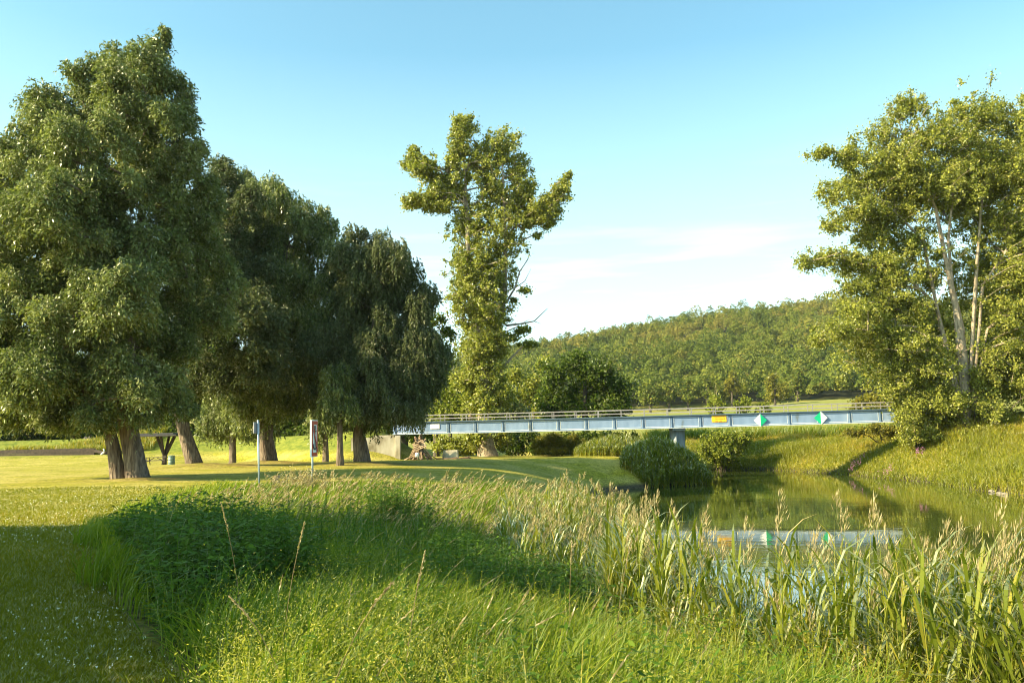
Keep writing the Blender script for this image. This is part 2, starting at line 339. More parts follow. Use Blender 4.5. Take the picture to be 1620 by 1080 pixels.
def make_water():
    xs = np.linspace(-45, 100, 60); ys = np.linspace(-12, 135, 60); X, Y = np.meshgrid(xs, ys)
    V = np.stack([X, Y, 0 * X], -1).reshape(-1, 3); nx = 60
    i = (np.arange(59)[:, None] * nx + np.arange(59)[None]).ravel()
    me = np_mesh('water', V, np.stack([i, i + 1, i + nx + 1, i + nx], -1), smooth=True)
    m, N, L = new_mat('river_water'); out = N.new('ShaderNodeOutputMaterial'); p = N.new('ShaderNodeBsdfPrincipled')
    p.inputs['Base Color'].default_value = (.045, .06, .012, 1); p.inputs['Roughness'].default_value = .025; p.inputs['IOR'].default_value = 1.95
    p.inputs['Specular IOR Level'].default_value = .75
    tc = N.new('ShaderNodeTexCoord')
    def nz(scale, st, det):
        mp = N.new('ShaderNodeMapping'); mp.inputs[3].default_value = st; L.new(tc.outputs['Object'], mp.inputs[0])
        n = N.new('ShaderNodeTexNoise'); n.inputs['Scale'].default_value = scale; n.inputs['Detail'].default_value = det; L.new(mp.outputs[0], n.inputs[0]); return n.outputs[0]
    a = nz(1.1, (.55, 1.5, 1), 3); b = nz(.16, (.6, 1, 1), 2)
    r = ramp(N, [(.4, (.12, .12, .12)), (.65, (1, 1, 1))]); L.new(b, r.inputs[0])
    mu = N.new('ShaderNodeMath'); mu.operation = 'MULTIPLY'; L.new(a, mu.inputs[0]); L.new(r.outputs[0], mu.inputs[1])
    bp = N.new('ShaderNodeBump'); bp.inputs[0].default_value = .55; bp.inputs[1].default_value = .013
    L.new(mu.outputs[0], bp.inputs['Height']); L.new(bp.outputs[0], p.inputs['Normal']); L.new(p.outputs[0], out.inputs[0])
    tag(link('water', me, m), 'calm green river reflecting the bridge', kind='structure')
make_water()

# ------------------------------------------------------------------ foliage generators
rng = np.random.default_rng(7)
def unit(v): return v / np.maximum(np.linalg.norm(v, axis=-1, keepdims=True), 1e-9)
def rdir(n): return unit(rng.normal(size=(n, 3)))
def leaves_mesh(name, P, A, Nn, Ln, Wd, tone):
    A = unit(A); B = unit(np.cross(A, Nn)); Ln = np.broadcast_to(np.asarray(Ln, float), (len(P),))[:, None]; Wd = np.broadcast_to(np.asarray(Wd, float), (len(P),))[:, None]
    V = np.stack([P - A * Ln / 2, P + B * Wd / 2 - A * Ln * .08, P + A * Ln / 2, P - B * Wd / 2 - A * Ln * .08], 1).reshape(-1, 3)
    Fc = np.arange(len(P) * 4).reshape(-1, 4)
    return np_mesh(name, V, Fc, tone)
DENS = {'willow': 6.0, 'weeping': 5.6, 'broad': 3.6, 'airy': 3.4}
def clump_leaves(cs, rs, style, L, W, dens):
    """leaf positions, axes, normals, tones for clumps cs with radii rs (k,3)"""
    Ps, As, Ns, Ts = [], [], [], []
    for c, r in zip(cs, rs):
        rm = r.mean(); ct = rng.uniform(-.17, .17)
        n = int(DENS[style] * dens * 4 * math.pi * rm * rm / (L * W * .5)) + 6
        if style == 'willow':
            ns = max(3, n // 7); d = rdir(ns); d[:, 2] = d[:, 2] * .9 + .3
            s = c + d * r * (rng.random((ns, 1)) ** .4) * .8; ln = rng.uniform(.5, 1.2, ns) * rm * .95
            out = unit(d * [1, 1, .3] + rng.normal(0, .3, d.shape)); t = np.linspace(0, 1, 7)[None, :, None] + rng.uniform(-.06, .06, (ns, 7, 1))
            p = s[:, None] + out[:, None] * ln[:, None, None] * .75 * t + np.array([0, 0, 1.]) * ln[:, None, None] * (.55 * t - .95 * t * t) + rng.normal(0, .05 * rm + .02, (ns, 7, 3))
            ax = out[:, None] * .8 + np.array([0, 0, 1.]) * (.5 - 1.5 * t) + rng.normal(0, .5, p.shape)
            nn = out[:, None] * .6 + np.array([0, 0, .5]) + rng.normal(0, .55, p.shape)
            P = p.reshape(-1, 3); A = ax.reshape(-1, 3); Nn = nn.reshape(-1, 3)
        elif style == 'weeping':
            ns = max(3, n // 9); d = rdir(ns); d[:, 2] = d[:, 2] * .8 + .25
            s = c + d * r * (rng.random((ns, 1)) ** .35)
            ln = rng.uniform(.5, 1.35, ns) * rm * 1.15
            out = unit(d * [1, 1, .1] + 1e-6)
            t = np.linspace(0, 1, 9)[None, :, None] + rng.uniform(-.05, .05, (ns, 9, 1))
            p = s[:, None] + np.array([0, 0, -1.]) * ln[:, None, None] * t ** 1.2 + out[:, None] * (ln[:, None, None] * .30 * t) + rng.normal(0, .035 * rm + .02, (ns, 9, 3))
            ax = np.broadcast_to(np.array([0, 0, -.8]), p.shape) + out[:, None] * .45 + rng.normal(0, .45, p.shape)
            nn = out[:, None] * .8 + rng.normal(0, .6, p.shape)
            P = p.reshape(-1, 3); A = ax.reshape(-1, 3); Nn = nn.reshape(-1, 3)
        else:
            d = rdir(n); st = unit(rng.normal(0, 1, 3) + [0, 0, .3]); P = c + d * r * np.abs(rng.normal(0, .62, (n, 1))) + st * rng.normal(0, .5, (n, 1)) * rm
            if len(cs) > 60: P += rng.normal(0, .06, (1, 3)) * rm
            A = rng.normal(0, .8, (n, 3)) + d * .3 + [0, 0, -.35]
            Nn = d * .6 + [0, 0, .45] + rng.normal(0, .55, (n, 3))
        Ps.append(P); As.append(A); Ns.append(Nn); Ts.append(np.clip(.42 + ct + rng.normal(0, .25, len(P)), 0, 1))
    return np.concatenate(Ps), np.concatenate(As), np.concatenate(Ns), np.concatenate(Ts)
def lobe_clumps(lobes, Y, cr, cd=1.0, depth=1.15, squash=(1, 1, 1), spread=.9, grow=1.0):
    lobes = [(l[0], l[1], l[2] * grow, l[3] * grow) + tuple(l[4:]) for l in lobes]
    cs, rs = [], []
    allc = []
    for lb in lobes:
        px, py, rx, ry = lb[:4]; k = Y / F
        dy = lb[4] if len(lb) > 4 else rng.uniform(-1, 1) * rx * k * .5
        c = np.array(at(px, py, Y)); c = c + np.array([c[0] / Y, 1, (c[2] - CAMZ) / Y]) * dy
        R_ = np.array([rx * k, rx * k * depth, ry * k]); allc.append((c, R_))
    for c, R_ in allc:
        r0 = min(cr, R_.min() * .62); Ri = np.maximum(R_ - r0 * .75, R_ * .3)
        S = 4 * math.pi * ((R_[0] * R_[1]) ** 1.6 / 3 + (R_[0] * R_[2]) ** 1.6 / 3 + (R_[1] * R_[2]) ** 1.6 / 3) ** (1 / 1.6)
        n = max(2, int(cd * S / (math.pi * r0 * r0) * .55)); inner = .62 if cr > .62 else .25
        d = rdir(n); rad = (rng.uniform(.45, 1.0, (n, 1)) * rng.choice([1, 1.08, 1.2, 1.3], (n, 1)) if squash[2] > 1 else (rng.uniform(.2, 1.12, (n, 1)) ** .8 * rng.choice([1, 1, 1.15, 1.4], (n, 1))) if cr < .62 else rng.uniform(.55, 1.06, (n, 1)) * spread + (1 - spread))
        p = c + d * Ri * rad
        keep = np.ones(n, bool)
        for c2, R2 in allc:
            if c2 is c: continue
            keep &= (((p - c2) / (R2 * inner)) ** 2).sum(1) > 1
        p = p[keep]; rr = r0 * rng.uniform(.55, 1.25, (len(p), 1)) * np.array(squash)
        cs.append(p); rs.append(rr)
    return np.concatenate(cs), np.concatenate(rs)
def skeleton(mb, trunks, clumps, tip=.02, up=.12, pw=.42, attach_from=.25, branch_n=6):
    """trunks: list of (points, radii); every clump is joined to the nearest lower branch point"""
    nodes = []; par = []; path = []                          # pos, parent idx, polyline list
    trad = []
    for pts, rad in trunks:
        prev = -1; m = len(pts)
        for i in range(m - 1):
            for t in np.linspace(0, 1, 5)[:-1]:
                nodes.append(np.array(pts[i]) * (1 - t) + np.array(pts[i + 1]) * t); trad.append(rad[i] * (1 - t) + rad[i + 1] * t); par.append(prev); prev = len(nodes) - 1
        nodes.append(np.array(pts[-1])); trad.append(rad[-1]); par.append(prev)
        rr = random.Random(len(nodes))
        jit = {}
        def rnd(i, k, jit=jit, rr=rr):
            if k not in jit: jit[k] = rr.uniform(.86, 1.14)
            return jit[k] * rr.uniform(.95, 1.05)
        # smooth the trunk polyline and flare its foot
        P = [Vector(pts[0])]; Rr = [rad[0]]
        for i in range(m - 1):
            for t in (.34, .67, 1.0):
                P.append(Vector(pts[i]).lerp(Vector(pts[i + 1]), t)); Rr.append(rad[i] * (1 - t) + rad[i + 1] * t)
        mb.tube(P, Rr, 14 if rad[0] > .2 else 7, rnd)
    ntr = len(nodes); N_ = np.array(nodes); base = np.array(trunks[0][0][0])
    order = np.argsort(np.linalg.norm(clumps - np.array(trunks[0][0][-1]), axis=1))
    pos = list(N_); count = [0] * ntr; polys = []
    zmin = base[2] + attach_from * (clumps[:, 2].max() - base[2]) * .5
    arr = np.zeros((ntr + len(clumps) * 4, 3)); arr[:ntr] = N_; n = ntr
    parent = par + [0] * (len(clumps) * 4)
    for ci in order:
        c = clumps[ci]; d = arr[:n] - c; dist = np.linalg.norm(d, axis=1)
        hor = np.hypot(d[:, 0], d[:, 1])
        cost = dist + 1.6 * np.maximum(0, arr[:n, 2] - c[2] + .35 * hor) + 6 * np.maximum(0, zmin - arr[:n, 2])
        j = int(np.argmin(cost)); p0 = arr[j]; ln = dist[j]
        mid = (p0 + c) / 2 + np.array([0, 0, up * ln]) + rng.normal(0, .06 * ln, 3)
        idx = [j]
        for t in (.33, .66, 1.0):
            q = (1 - t) ** 2 * p0 + 2 * t * (1 - t) * mid + t * t * c
            arr[n] = q; parent[n] = idx[-1]; idx.append(n); n += 1
        polys.append(idx)
    cnt = np.zeros(n)
    for idx in polys: cnt[idx[-1]] += 1
    for i in range(n - 1, ntr - 1, -1):
        if parent[i] >= ntr: cnt[parent[i]] += cnt[i]
    for idx in polys:
        r = [tip * max(cnt[i], 1) ** pw for i in idx]
        r[0] = r[1] * 1.15 if idx[0] < ntr else min(r[1] * 1.1, tip * cnt[idx[0]] ** pw)
        if idx[0] < ntr: r[0] = min(r[0], trad[idx[0]] * .95)
        mb.tube([arr[i] for i in idx], r, branch_n if r[0] > .06 else 4, cap=False)
def tree(name, label, cat, Y, trunks, lobes, leaf, cr=.9, style='broad', L=.2, W=.12, dens=.35, cd=1.0, mat='broad', bark='bark', group=None,
         tip=.02, squash=(1, 1, 1), depth=1.15, spread=.9, up=.12, grow=1.0, pw=.42):
    """trunks: [([(px,py)...], [radius...])] in photo pixels at distance Y; the first point stands on the ground"""
    tr = []
    for pts, rad in trunks:
        P = [np.array(at(px, py, Y)) for px, py in pts]
        P[0][2] = gz(P[0][0], P[0][1]) - .15
        if rad[0] > .15: P.insert(1, P[0] + (P[1] - P[0]) * min(.5, .55 / max(.6, np.linalg.norm(P[1] - P[0])))); rad = [rad[0] * 1.16, rad[0] * 1.03] + list(rad[1:])
        tr.append((P, list(rad)))
    base = Vector(tr[0][0][0]); base.z += .15
    root = empty(name, base, label, cat, group)
    cs, rs = lobe_clumps(lobes, Y, cr, cd, depth, squash, spread, grow)
    g = ground(cs[:, 0], cs[:, 1]); ok = cs[:, 2] > g + rs[:, 2] * .3; cs, rs = cs[ok], rs[ok]
    sk = cs if len(cs) < 1500 else cs[rng.choice(len(cs), 1500, replace=False)]
    mb = MB(); skeleton(mb, tr, sk, tip=tip, up=up, pw=pw)
    mb.v = [(v[0] - base.x, v[1] - base.y, v[2] - base.z) for v in mb.v]
    mb.build('trunk', M[bark], root, smooth=True)
    P, A, Nn, T = clump_leaves(cs, rs, style, L, W, dens)
    gq = ground(P[:, 0], P[:, 1]); ok = P[:, 2] > gq + .12; P, A, Nn, T = P[ok], A[ok], Nn[ok], T[ok]
    n = len(P); sz = rng.uniform(.7, 1.25, n)
    me = leaves_mesh('crown', P - np.array(base), A, Nn, L * sz, W * sz, T)
    link('crown', me, M[mat], root)
    return root

# ------------------------------------------------------------------ the willows on the left
tree('willow_tree', 'biggest willow at the left edge, with two thick trunks side by side on the lawn', 'tree', 41,
     [([(219, 757), (208, 700), (198, 650), (205, 520), (225, 330), (240, 160)], [.46, .40, .36, .26, .15, .05]),
      ([(188, 751), (178, 705), (168, 655), (110, 590), (70, 500)], [.31, .27, .24, .17, .09])],
     [(252, 88, 24, 40), (262, 60, 12, 22), (215, 95, 22, 30), (130, 125, 26, 24), (290, 150, 20, 40), (240, 130, 40, 50), (215, 150, 62, 70), (150, 160, 60, 55), (110, 215, 70, 70), (250, 210, 60, 80, -1), (60, 290, 70, 80), (160, 280, 90, 90, -1.5), (270, 310, 60, 90, 0),
      (20, 390, 80, 90), (110, 390, 95, 95, -1.5), (220, 420, 80, 90, -.5), (310, 400, 45, 110, 2), (-20, 500, 80, 90), (60, 500, 90, 80, -1), (165, 520, 85, 85, -2),
      (255, 520, 60, 90, 2), (0, 590, 70, 60), (80, 610, 75, 60), (150, 620, 50, 50, -1), (230, 610, 65, 50, -1.5), (120, 470, 80, 90, 4), (60, 380, 80, 90, 4), (190, 250, 80, 80, 4), (220, 560, 70, 70, 4), (300, 230, 30, 60), (325, 330, 35, 70, 1), (75, 190, 45, 60), (35, 270, 45, 70), (180, 110, 40, 40), (340, 470, 45, 80, 3), (5, 330, 50, 80), (20, 650, 60, 32), (95, 668, 45, 24, -1), (150, 660, 40, 22, -2), (240, 650, 40, 30, -1), (275, 640, 40, 30), (60, 600, 60, 50, -3), (190, 470, 50, 60, -4), (110, 330, 60, 60, -4)],
     None, cr=.66, style='willow', L=.19, W=.07, dens=.17, cd=1.25, mat='willow', bark='bark', squash=(.85, .85, 1.15), depth=1.1, grow=1.08)
tree('willow_tree', 'dark willow leaning left behind the biggest willow, rooted in a low mound', 'tree', 58,
     [([(308, 742), (294, 690), (280, 640), (300, 520), (335, 380)], [.48, .42, .36, .24, .1])],
     [(362, 300, 34, 50), (345, 380, 60, 70), (300, 420, 60, 90), (380, 440, 55, 80), (330, 520, 80, 80), (405, 520, 55, 75, -3), (290, 590, 60, 50), (380, 600, 70, 50), (240, 620, 45, 35, -1), (430, 580, 50, 60), (330, 450, 80, 90, 5), (350, 285, 26, 36, 1), (395, 330, 36, 50, -1), (370, 350, 45, 60, 3), (395, 390, 50, 70, 4), (300, 350, 50, 70, 4)],
     None, cr=.85, style='willow', L=.25, W=.09, dens=.17, mat='willow_dark', squash=(.85, .85, 1.15))
tree('willow_tree', 'willow with a golden sunlit top and a thick stubby trunk, middle of the row', 'tree', 64,
     [([(424, 735), (420, 690), (425, 620), (445, 480), (455, 360)], [.62, .52, .44, .26, .1])],
     [(440, 325, 45, 42), (490, 350, 45, 50), (520, 400, 32, 60), (450, 400, 60, 60), (430, 480, 60, 70), (490, 480, 55, 80), (470, 570, 60, 70), (440, 620, 60, 45), (500, 610, 45, 50), (400, 650, 35, 30), (460, 450, 60, 90, 5), (405, 340, 35, 50, 3), (400, 420, 45, 70, 4), (535, 450, 30, 60), (405, 305, 30, 30, 2), (385, 290, 26, 36, 5)],
     None, cr=.8, style='weeping', L=.27, W=.09, cd=1.35, dens=.17, mat='willow', squash=(.85, .85, 1.2))
tree('willow_tree', 'slender young willow with one thin dark trunk between two thick ones', 'tree', 57,
     [([(538, 735), (538, 700), (537, 650), (532, 600)], [.22, .18, .15, .08])],
     [(535, 610, 35, 35), (515, 650, 28, 28), (550, 640, 25, 30)], None, cr=.6, style='weeping', L=.24, W=.09, cd=1.35, dens=.17, mat='willow', squash=(.8, .8, 1.25))
tree('willow_tree', 'rounded grey-green willow at the right end of the row, beside the bridge', 'tree', 60,
     [([(573, 732), (568, 690), (575, 620), (595, 500), (610, 420)], [.52, .42, .34, .2, .08])],
     [(620, 410, 42, 38), (575, 430, 45, 48), (645, 455, 28, 50), (560, 500, 50, 70), (620, 510, 60, 70), (540, 570, 40, 60), (600, 590, 70, 65), (655, 570, 40, 70), (575, 640, 50, 40), (640, 640, 50, 35), (500, 560, 35, 60), (510, 625, 35, 30), (590, 520, 60, 90, 5), (550, 440, 40, 50, 4), (665, 520, 28, 60), (680, 600, 28, 50), (590, 390, 40, 35), (552, 405, 30, 40), (570, 380, 26, 24), (675, 470, 22, 40), (690, 560, 22, 60)],
     None, cr=.75, style='weeping', L=.25, W=.085, cd=1.35, dens=.18, mat='willow_dark', squash=(.85, .85, 1.2))
tree('willow_tree', 'pale weeping willow farther back, hanging sunlit strands seen between two trunks', 'tree', 78,
     [([(368, 722), (368, 680), (372, 640)], [.3, .24, .16])],
     [(375, 620, 50, 40), (345, 668, 40, 28), (400, 672, 40, 26), (370, 655, 50, 36, 3)], None, cr=.6, style='weeping', L=.26, W=.08, dens=.15, mat='willow', squash=(.7, .7, 2.0))
tree('willow_tree', 'yellow-green weeping willow farther back, right of the slender trunk', 'tree', 76,
     [([(515, 722), (515, 690), (515, 650)], [.26, .2, .14])],
     [(520, 645, 36, 35), (508, 680, 24, 20), (560, 640, 40, 32, 3)], None, cr=.6, style='weeping', L=.26, W=.08, dens=.15, mat='willow', squash=(.7, .7, 2.0))

# ------------------------------------------------------------------ the tall poplar behind the bridge
def dead_branch(parent, Y, polys):
    mb = MB(); b = parent.location
    for pts, r in polys:
        P = [at(px, py, Y) - b for px, py in pts]; mb.tube(P, [r * (1 - .75 * i / (len(P) - 1)) for i in range(len(P))], 5)
    mb.build('dead_branch', M['deadwood'], parent, smooth=True)
pop = tree('poplar_tree', 'tall narrow poplar behind the bridge with two side branches reaching out high up', 'tree', 97,
     [([(772, 722), (766, 690), (768, 600), (757, 510), (742, 430), (738, 330), (732, 220)], [1.05, .8, .62, .36, .28, .2, .07]),
      ([(770, 640), (780, 560), (798, 470), (800, 380), (795, 260)], [.4, .36, .3, .2, .06])],
     [(733, 200, 24, 22), (722, 240, 18, 24), (790, 232, 34, 32), (818, 268, 26, 30), (725, 300, 24, 32), (780, 310, 40, 36), (820, 320, 28, 34), (745, 355, 38, 40), (795, 370, 36, 44),
      (655, 255, 15, 17), (680, 272, 20, 18), (655, 320, 22, 11), (683, 312, 20, 15), (702, 285, 16, 18), (700, 330, 14, 12),
      (738, 420, 34, 36), (785, 430, 34, 40), (735, 475, 30, 34), (775, 490, 34, 36), (750, 540, 28, 34), (785, 545, 22, 30), (762, 590, 30, 34), (770, 630, 38, 28), (745, 630, 22, 24),
      (850, 335, 18, 16), (872, 318, 17, 13), (893, 290, 12, 13), (880, 335, 12, 9), (850, 372, 10, 8), (835, 355, 12, 12),
      (750, 690, 22, 22), (798, 690, 20, 24), (760, 445, 36, 40), (760, 500, 36, 36), (765, 555, 34, 36), (740, 600, 24, 28), (790, 620, 26, 28), (765, 480, 28, 100), (668, 262, 26, 20), (692, 290, 22, 20), (663, 320, 30, 13), (694, 325, 24, 16), (838, 345, 24, 18), (862, 327, 28, 20), (886, 305, 20, 20), (868, 350, 24, 11), (730, 215, 22, 30), (762, 262, 38, 40), (700, 300, 26, 26), (835, 300, 16, 20), (712, 262, 16, 24), (640, 262, 9, 8), (655, 238, 12, 9), (900, 275, 8, 9)],
     None, cr=.55, L=.25, W=.19, dens=.10, cd=1.9, mat='poplar', bark='palebark', tip=.03, up=.05, spread=.95, grow=1.06)
dead_branch(pop, 97, [([(800, 480), (815, 455), (822, 430), (835, 410), (838, 400)], .14), ([(815, 455), (830, 445), (840, 425)], .07), ([(800, 515), (825, 512), (845, 508), (866, 488)], .14), ([(825, 512), (838, 505)], .05), ([(845, 508), (856, 512)], .05), ([(800, 525), (815, 518), (830, 516)], .07), ([(822, 430), (815, 415)], .05)])
def leaf_part(parent, name, lobes, Y, mat, cr=.7, L=.34, W=.24, dens=.13, cd=1.0):
    cs, rs = lobe_clumps(lobes, Y, cr, cd, 1.0)
    P, A, Nn, T = clump_leaves(cs, rs, 'broad', L, W, dens)
    me = leaves_mesh(name, P - np.array(parent.location), A, Nn, L * rng.uniform(.7, 1.2, len(P)), W, T); return link(name, me, M[mat], parent)
leaf_part(pop, 'yellow_foliage', [(830, 458, 14, 9), (812, 475, 9, 8), (826, 522, 17, 8), (812, 535, 16, 12), (836, 545, 22, 8)], 97, 'yellow_leaf')
dead_branch(pop, 97, [([(780, 600), (810, 565), (835, 540), (850, 545)], .16)])
leaf_part(pop, 'ivy', [(765, 690, 16, 14, -2), (775, 660, 22, 18, -2), (760, 640, 24, 22, -2)], 97, 'poplar')

# ------------------------------------------------------------------ the big tree at the right edge
rt = tree('poplar_tree', 'spreading tree with pale forked limbs rising above the right-hand bank', 'tree', 80,
     [([(1530, 695), (1526, 600), (1519, 520), (1500, 430), (1480, 330), (1440, 240), (1420, 190)], [.5, .4, .32, .2, .14, .08, .03]),
      ([(1519, 535), (1480, 480), (1430, 435), (1375, 420), (1310, 405)], [.2, .15, .11, .07, .03]),
      ([(1517, 515), (1545, 430), (1552, 330), (1570, 220)], [.2, .15, .1, .04]),
      ([(1520, 500), (1555, 450), (1590, 400), (1620, 300)], [.18, .13, .09, .04]),
      ([(1526, 570), (1562, 520), (1610, 490), (1650, 440)], [.18, .13, .09, .04]),
      ([(1505, 450), (1460, 380), (1400, 320), (1340, 280)], [.17, .13, .09, .03]),
      ([(1512, 480), (1500, 380), (1510, 280), (1500, 200)], [.18, .13, .09, .03])],
     [(1432, 172, 34, 26), (1395, 215, 26, 24), (1470, 215, 40, 34), (1520, 185, 34, 32), (1575, 185, 36, 32), (1630, 200, 42, 40), (1300, 243, 22, 12), (1340, 245, 28, 24), (1370, 280, 36, 28), (1425, 265, 34, 28),
      (1320, 300, 30, 22), (1360, 330, 38, 28), (1420, 330, 38, 32), (1490, 290, 44, 36), (1555, 270, 40, 38), (1620, 290, 46, 44), (1325, 355, 26, 17), (1375, 375, 32, 20), (1300, 410, 34, 15), (1272, 418, 14, 14), (1345, 415, 28, 18),
      (1400, 412, 26, 18), (1440, 385, 30, 24), (1580, 350, 34, 36), (1640, 380, 40, 44), (1610, 430, 36, 26), (1350, 455, 26, 16), (1390, 475, 40, 22), (1440, 490, 42, 28), (1330, 525, 36, 16), (1295, 540, 20, 11), (1380, 530, 44, 28), (1440, 545, 44, 34),
      (1590, 500, 36, 30), (1640, 500, 44, 40), (1570, 560, 30, 32), (1620, 570, 44, 40), (1480, 570, 32, 30), (1420, 590, 30, 28), (1470, 440, 22, 18, 2), (1420, 250, 34, 30), (1520, 250, 40, 36), (1450, 300, 40, 34), (1380, 350, 34, 26), (1530, 330, 36, 36, 3), (1590, 260, 40, 40), (1400, 440, 34, 22), (1360, 490, 34, 20), (1480, 520, 34, 26, 3), (1560, 430, 30, 34, 4), (1540, 600, 34, 24, 3), (1440, 290, 90, 80, 3), (1560, 270, 95, 95, 3), (1400, 430, 80, 50, 4), (1580, 440, 95, 85, 4), (1420, 560, 80, 50, 4), (1590, 590, 80, 50, 5)],
     None, cr=.58, L=.20, W=.155, dens=.075, cd=2.0, mat='poplar', bark='palebark', tip=.02, up=.08, spread=.92, grow=1.13)
tree('poplar_tree', 'tree at the right edge standing behind the pale-limbed one', 'tree', 92,
     [([(1665, 690), (1660, 560), (1655, 400)], [.5, .4, .2])],
     [(1640, 260, 60, 60), (1650, 360, 70, 70), (1610, 330, 40, 50), (1620, 460, 60, 60), (1700, 480, 70, 90), (1600, 560, 60, 60), (1690, 600, 70, 60)],
     None, cr=1.3, L=.34, W=.25, dens=.15, mat='poplar', bark='palebark', tip=.03)
def shrub(name, label, px, py, Y, lobes, mat, cr=.7, L=.22, W=.15, dens=.16, style='broad', stems=4, bark='darkbark', cd=1.0, group=None, r=.07, **kw):
    tr = []
    rr = random.Random(px)
    ty = min(l[1] for l in lobes); 
    for i in range(stems):
        l = lobes[i % len(lobes)]; tr.append(([(px + rr.uniform(-6, 6), py), ((px + l[0]) / 2, (py + l[1]) / 2), (l[0], l[1])], [r, r * .7, r * .3]))
    return tree(name, label, 'shrub', Y, tr, lobes, None, cr=cr, style=style, L=L, W=W, dens=dens, mat=mat, bark=bark, tip=.012, cd=cd, group=group, **kw)
shrub('shrub', 'leafy shrub covering the far end of the blue bridge', 1450, 700, 81, [(1440, 690, 26, 14), (1475, 688, 26, 14), (1440, 640, 34, 30), (1475, 620, 36, 28), (1415, 625, 26, 24), (1460, 668, 36, 20), (1430, 665, 18, 22, -2)], 'poplar')
shrub('shrub', 'leafy shrub at the foot of the pale-limbed tree', 1545, 700, 79, [(1530, 685, 28, 14), (1590, 685, 30, 14), (1540, 635, 38, 30), (1520, 662, 30, 22), (1500, 640, 30, 24), (1555, 600, 26, 24), (1640, 615, 40, 32), (1570, 655, 30, 20)], 'poplar')
shrub('shrub', 'low bush in shade at the right edge under the branches', 1610, 695, 84, [(1605, 665, 30, 24), (1650, 660, 36, 28), (1560, 672, 22, 18)], 'olive')
shrub('shrub', 'rounded bush above the bridge railing, left of the big right-hand tree', 1390, 665, 122, [(1390, 630, 26, 14), (1360, 636, 18, 10), (1415, 628, 18, 14), (1375, 650, 40, 14)], 'olive', cr=1.1, L=.36, W=.26)
shrub('shrub', 'dark leafy bush under the far end of the bridge', 1400, 695, 92, [(1385, 680, 30, 11), (1420, 682, 30, 12), (1350, 684, 20, 8)], 'olive')

# ------------------------------------------------------------------ trees and shrubs behind the bridge, middle
tree('broadleaf_tree', 'broadleaf tree with loose crown between the last willow and the tall poplar', 'tree', 108,
     [([(690, 722), (690, 640), (688, 560)], [.4, .3, .15])],
     [(690, 505, 20, 20), (708, 525, 18, 18), (675, 540, 28, 28), (705, 570, 22, 24), (680, 600, 38, 34), (712, 612, 20, 26)],
     None, cr=1.2, L=.36, W=.27, dens=.15, mat='broad', bark='darkbark', tip=.03)
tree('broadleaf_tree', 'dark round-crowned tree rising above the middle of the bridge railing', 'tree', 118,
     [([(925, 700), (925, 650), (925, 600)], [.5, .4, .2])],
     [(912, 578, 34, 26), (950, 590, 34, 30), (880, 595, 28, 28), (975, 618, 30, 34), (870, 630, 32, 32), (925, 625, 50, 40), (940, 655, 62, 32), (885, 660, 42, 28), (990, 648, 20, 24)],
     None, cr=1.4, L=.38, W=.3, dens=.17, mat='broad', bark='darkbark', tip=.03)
tree('broadleaf_tree', 'yellow-green bushy tree just left of the tall poplar, above the railing', 'tree', 103,
     [([(712, 712), (712, 670), (715, 640)], [.25, .2, .1])],
     [(722, 612, 16, 16), (702, 628, 20, 18), (690, 648, 18, 18), (725, 645, 24, 24), (708, 665, 26, 20), (742, 660, 16, 20)],
     None, cr=1.0, L=.36, W=.28, dens=.15, mat='yellow_leaf', bark='darkbark', tip=.03)
tree('broadleaf_tree', 'light green tree just right of the tall poplar, against the dark round crown', 'tree', 124,
     [([(845, 700), (845, 660), (845, 620)], [.25, .2, .1])],
     [(855, 580, 16, 22), (845, 610, 22, 26), (828, 632, 22, 24), (850, 650, 28, 26), (815, 600, 18, 18)],
     None, cr=1.2, L=.4, W=.3, dens=.15, mat='poplar', bark='darkbark', tip=.03)
shrub('shrub', 'pale silvery shrub right of the poplar stem, above the railing', 812, 700, 110, [(812, 640, 18, 20), (830, 655, 20, 16), (800, 660, 16, 18), (815, 680, 22, 14)], 'willow', cr=.9, L=.3, W=.16)
shrub('shrub', 'leafy bush under the bridge left of the poplar foot', 722, 722, 99, [(718, 712, 22, 10), (742, 714, 18, 9), (690, 706, 12, 10), (718, 702, 17, 13), (735, 706, 16, 13), (700, 698, 13, 10), (748, 700, 10, 12)], 'poplar', cr=.7, L=.28, W=.2)
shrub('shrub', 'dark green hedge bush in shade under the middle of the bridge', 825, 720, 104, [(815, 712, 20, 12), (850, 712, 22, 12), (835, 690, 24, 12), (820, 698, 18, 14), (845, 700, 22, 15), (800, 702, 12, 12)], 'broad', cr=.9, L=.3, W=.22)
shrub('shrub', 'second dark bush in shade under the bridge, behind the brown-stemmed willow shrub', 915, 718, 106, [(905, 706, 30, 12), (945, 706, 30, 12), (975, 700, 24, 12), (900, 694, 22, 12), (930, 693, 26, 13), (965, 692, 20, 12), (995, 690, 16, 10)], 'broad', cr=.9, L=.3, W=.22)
shrub('shrub', 'olive willow shrub with brown stems under the bridge', 886, 730, 92, [(872, 700, 26, 18), (900, 702, 28, 18), (850, 705, 12, 12), (885, 716, 34, 10)], 'olive', cr=.55, L=.22, W=.07, stems=14, r=.035, style='willow')
shrub('shrub', 'yellow-green bush overhanging the water right of the bridge pier', 1142, 741, 101, [(1140, 695, 30, 14), (1115, 705, 22, 18), (1165, 705, 24, 20), (1140, 715, 36, 16), (1172, 690, 16, 10), (1145, 727, 30, 10)], 'yellow_leaf', cr=.7, L=.26, W=.2, stems=7)
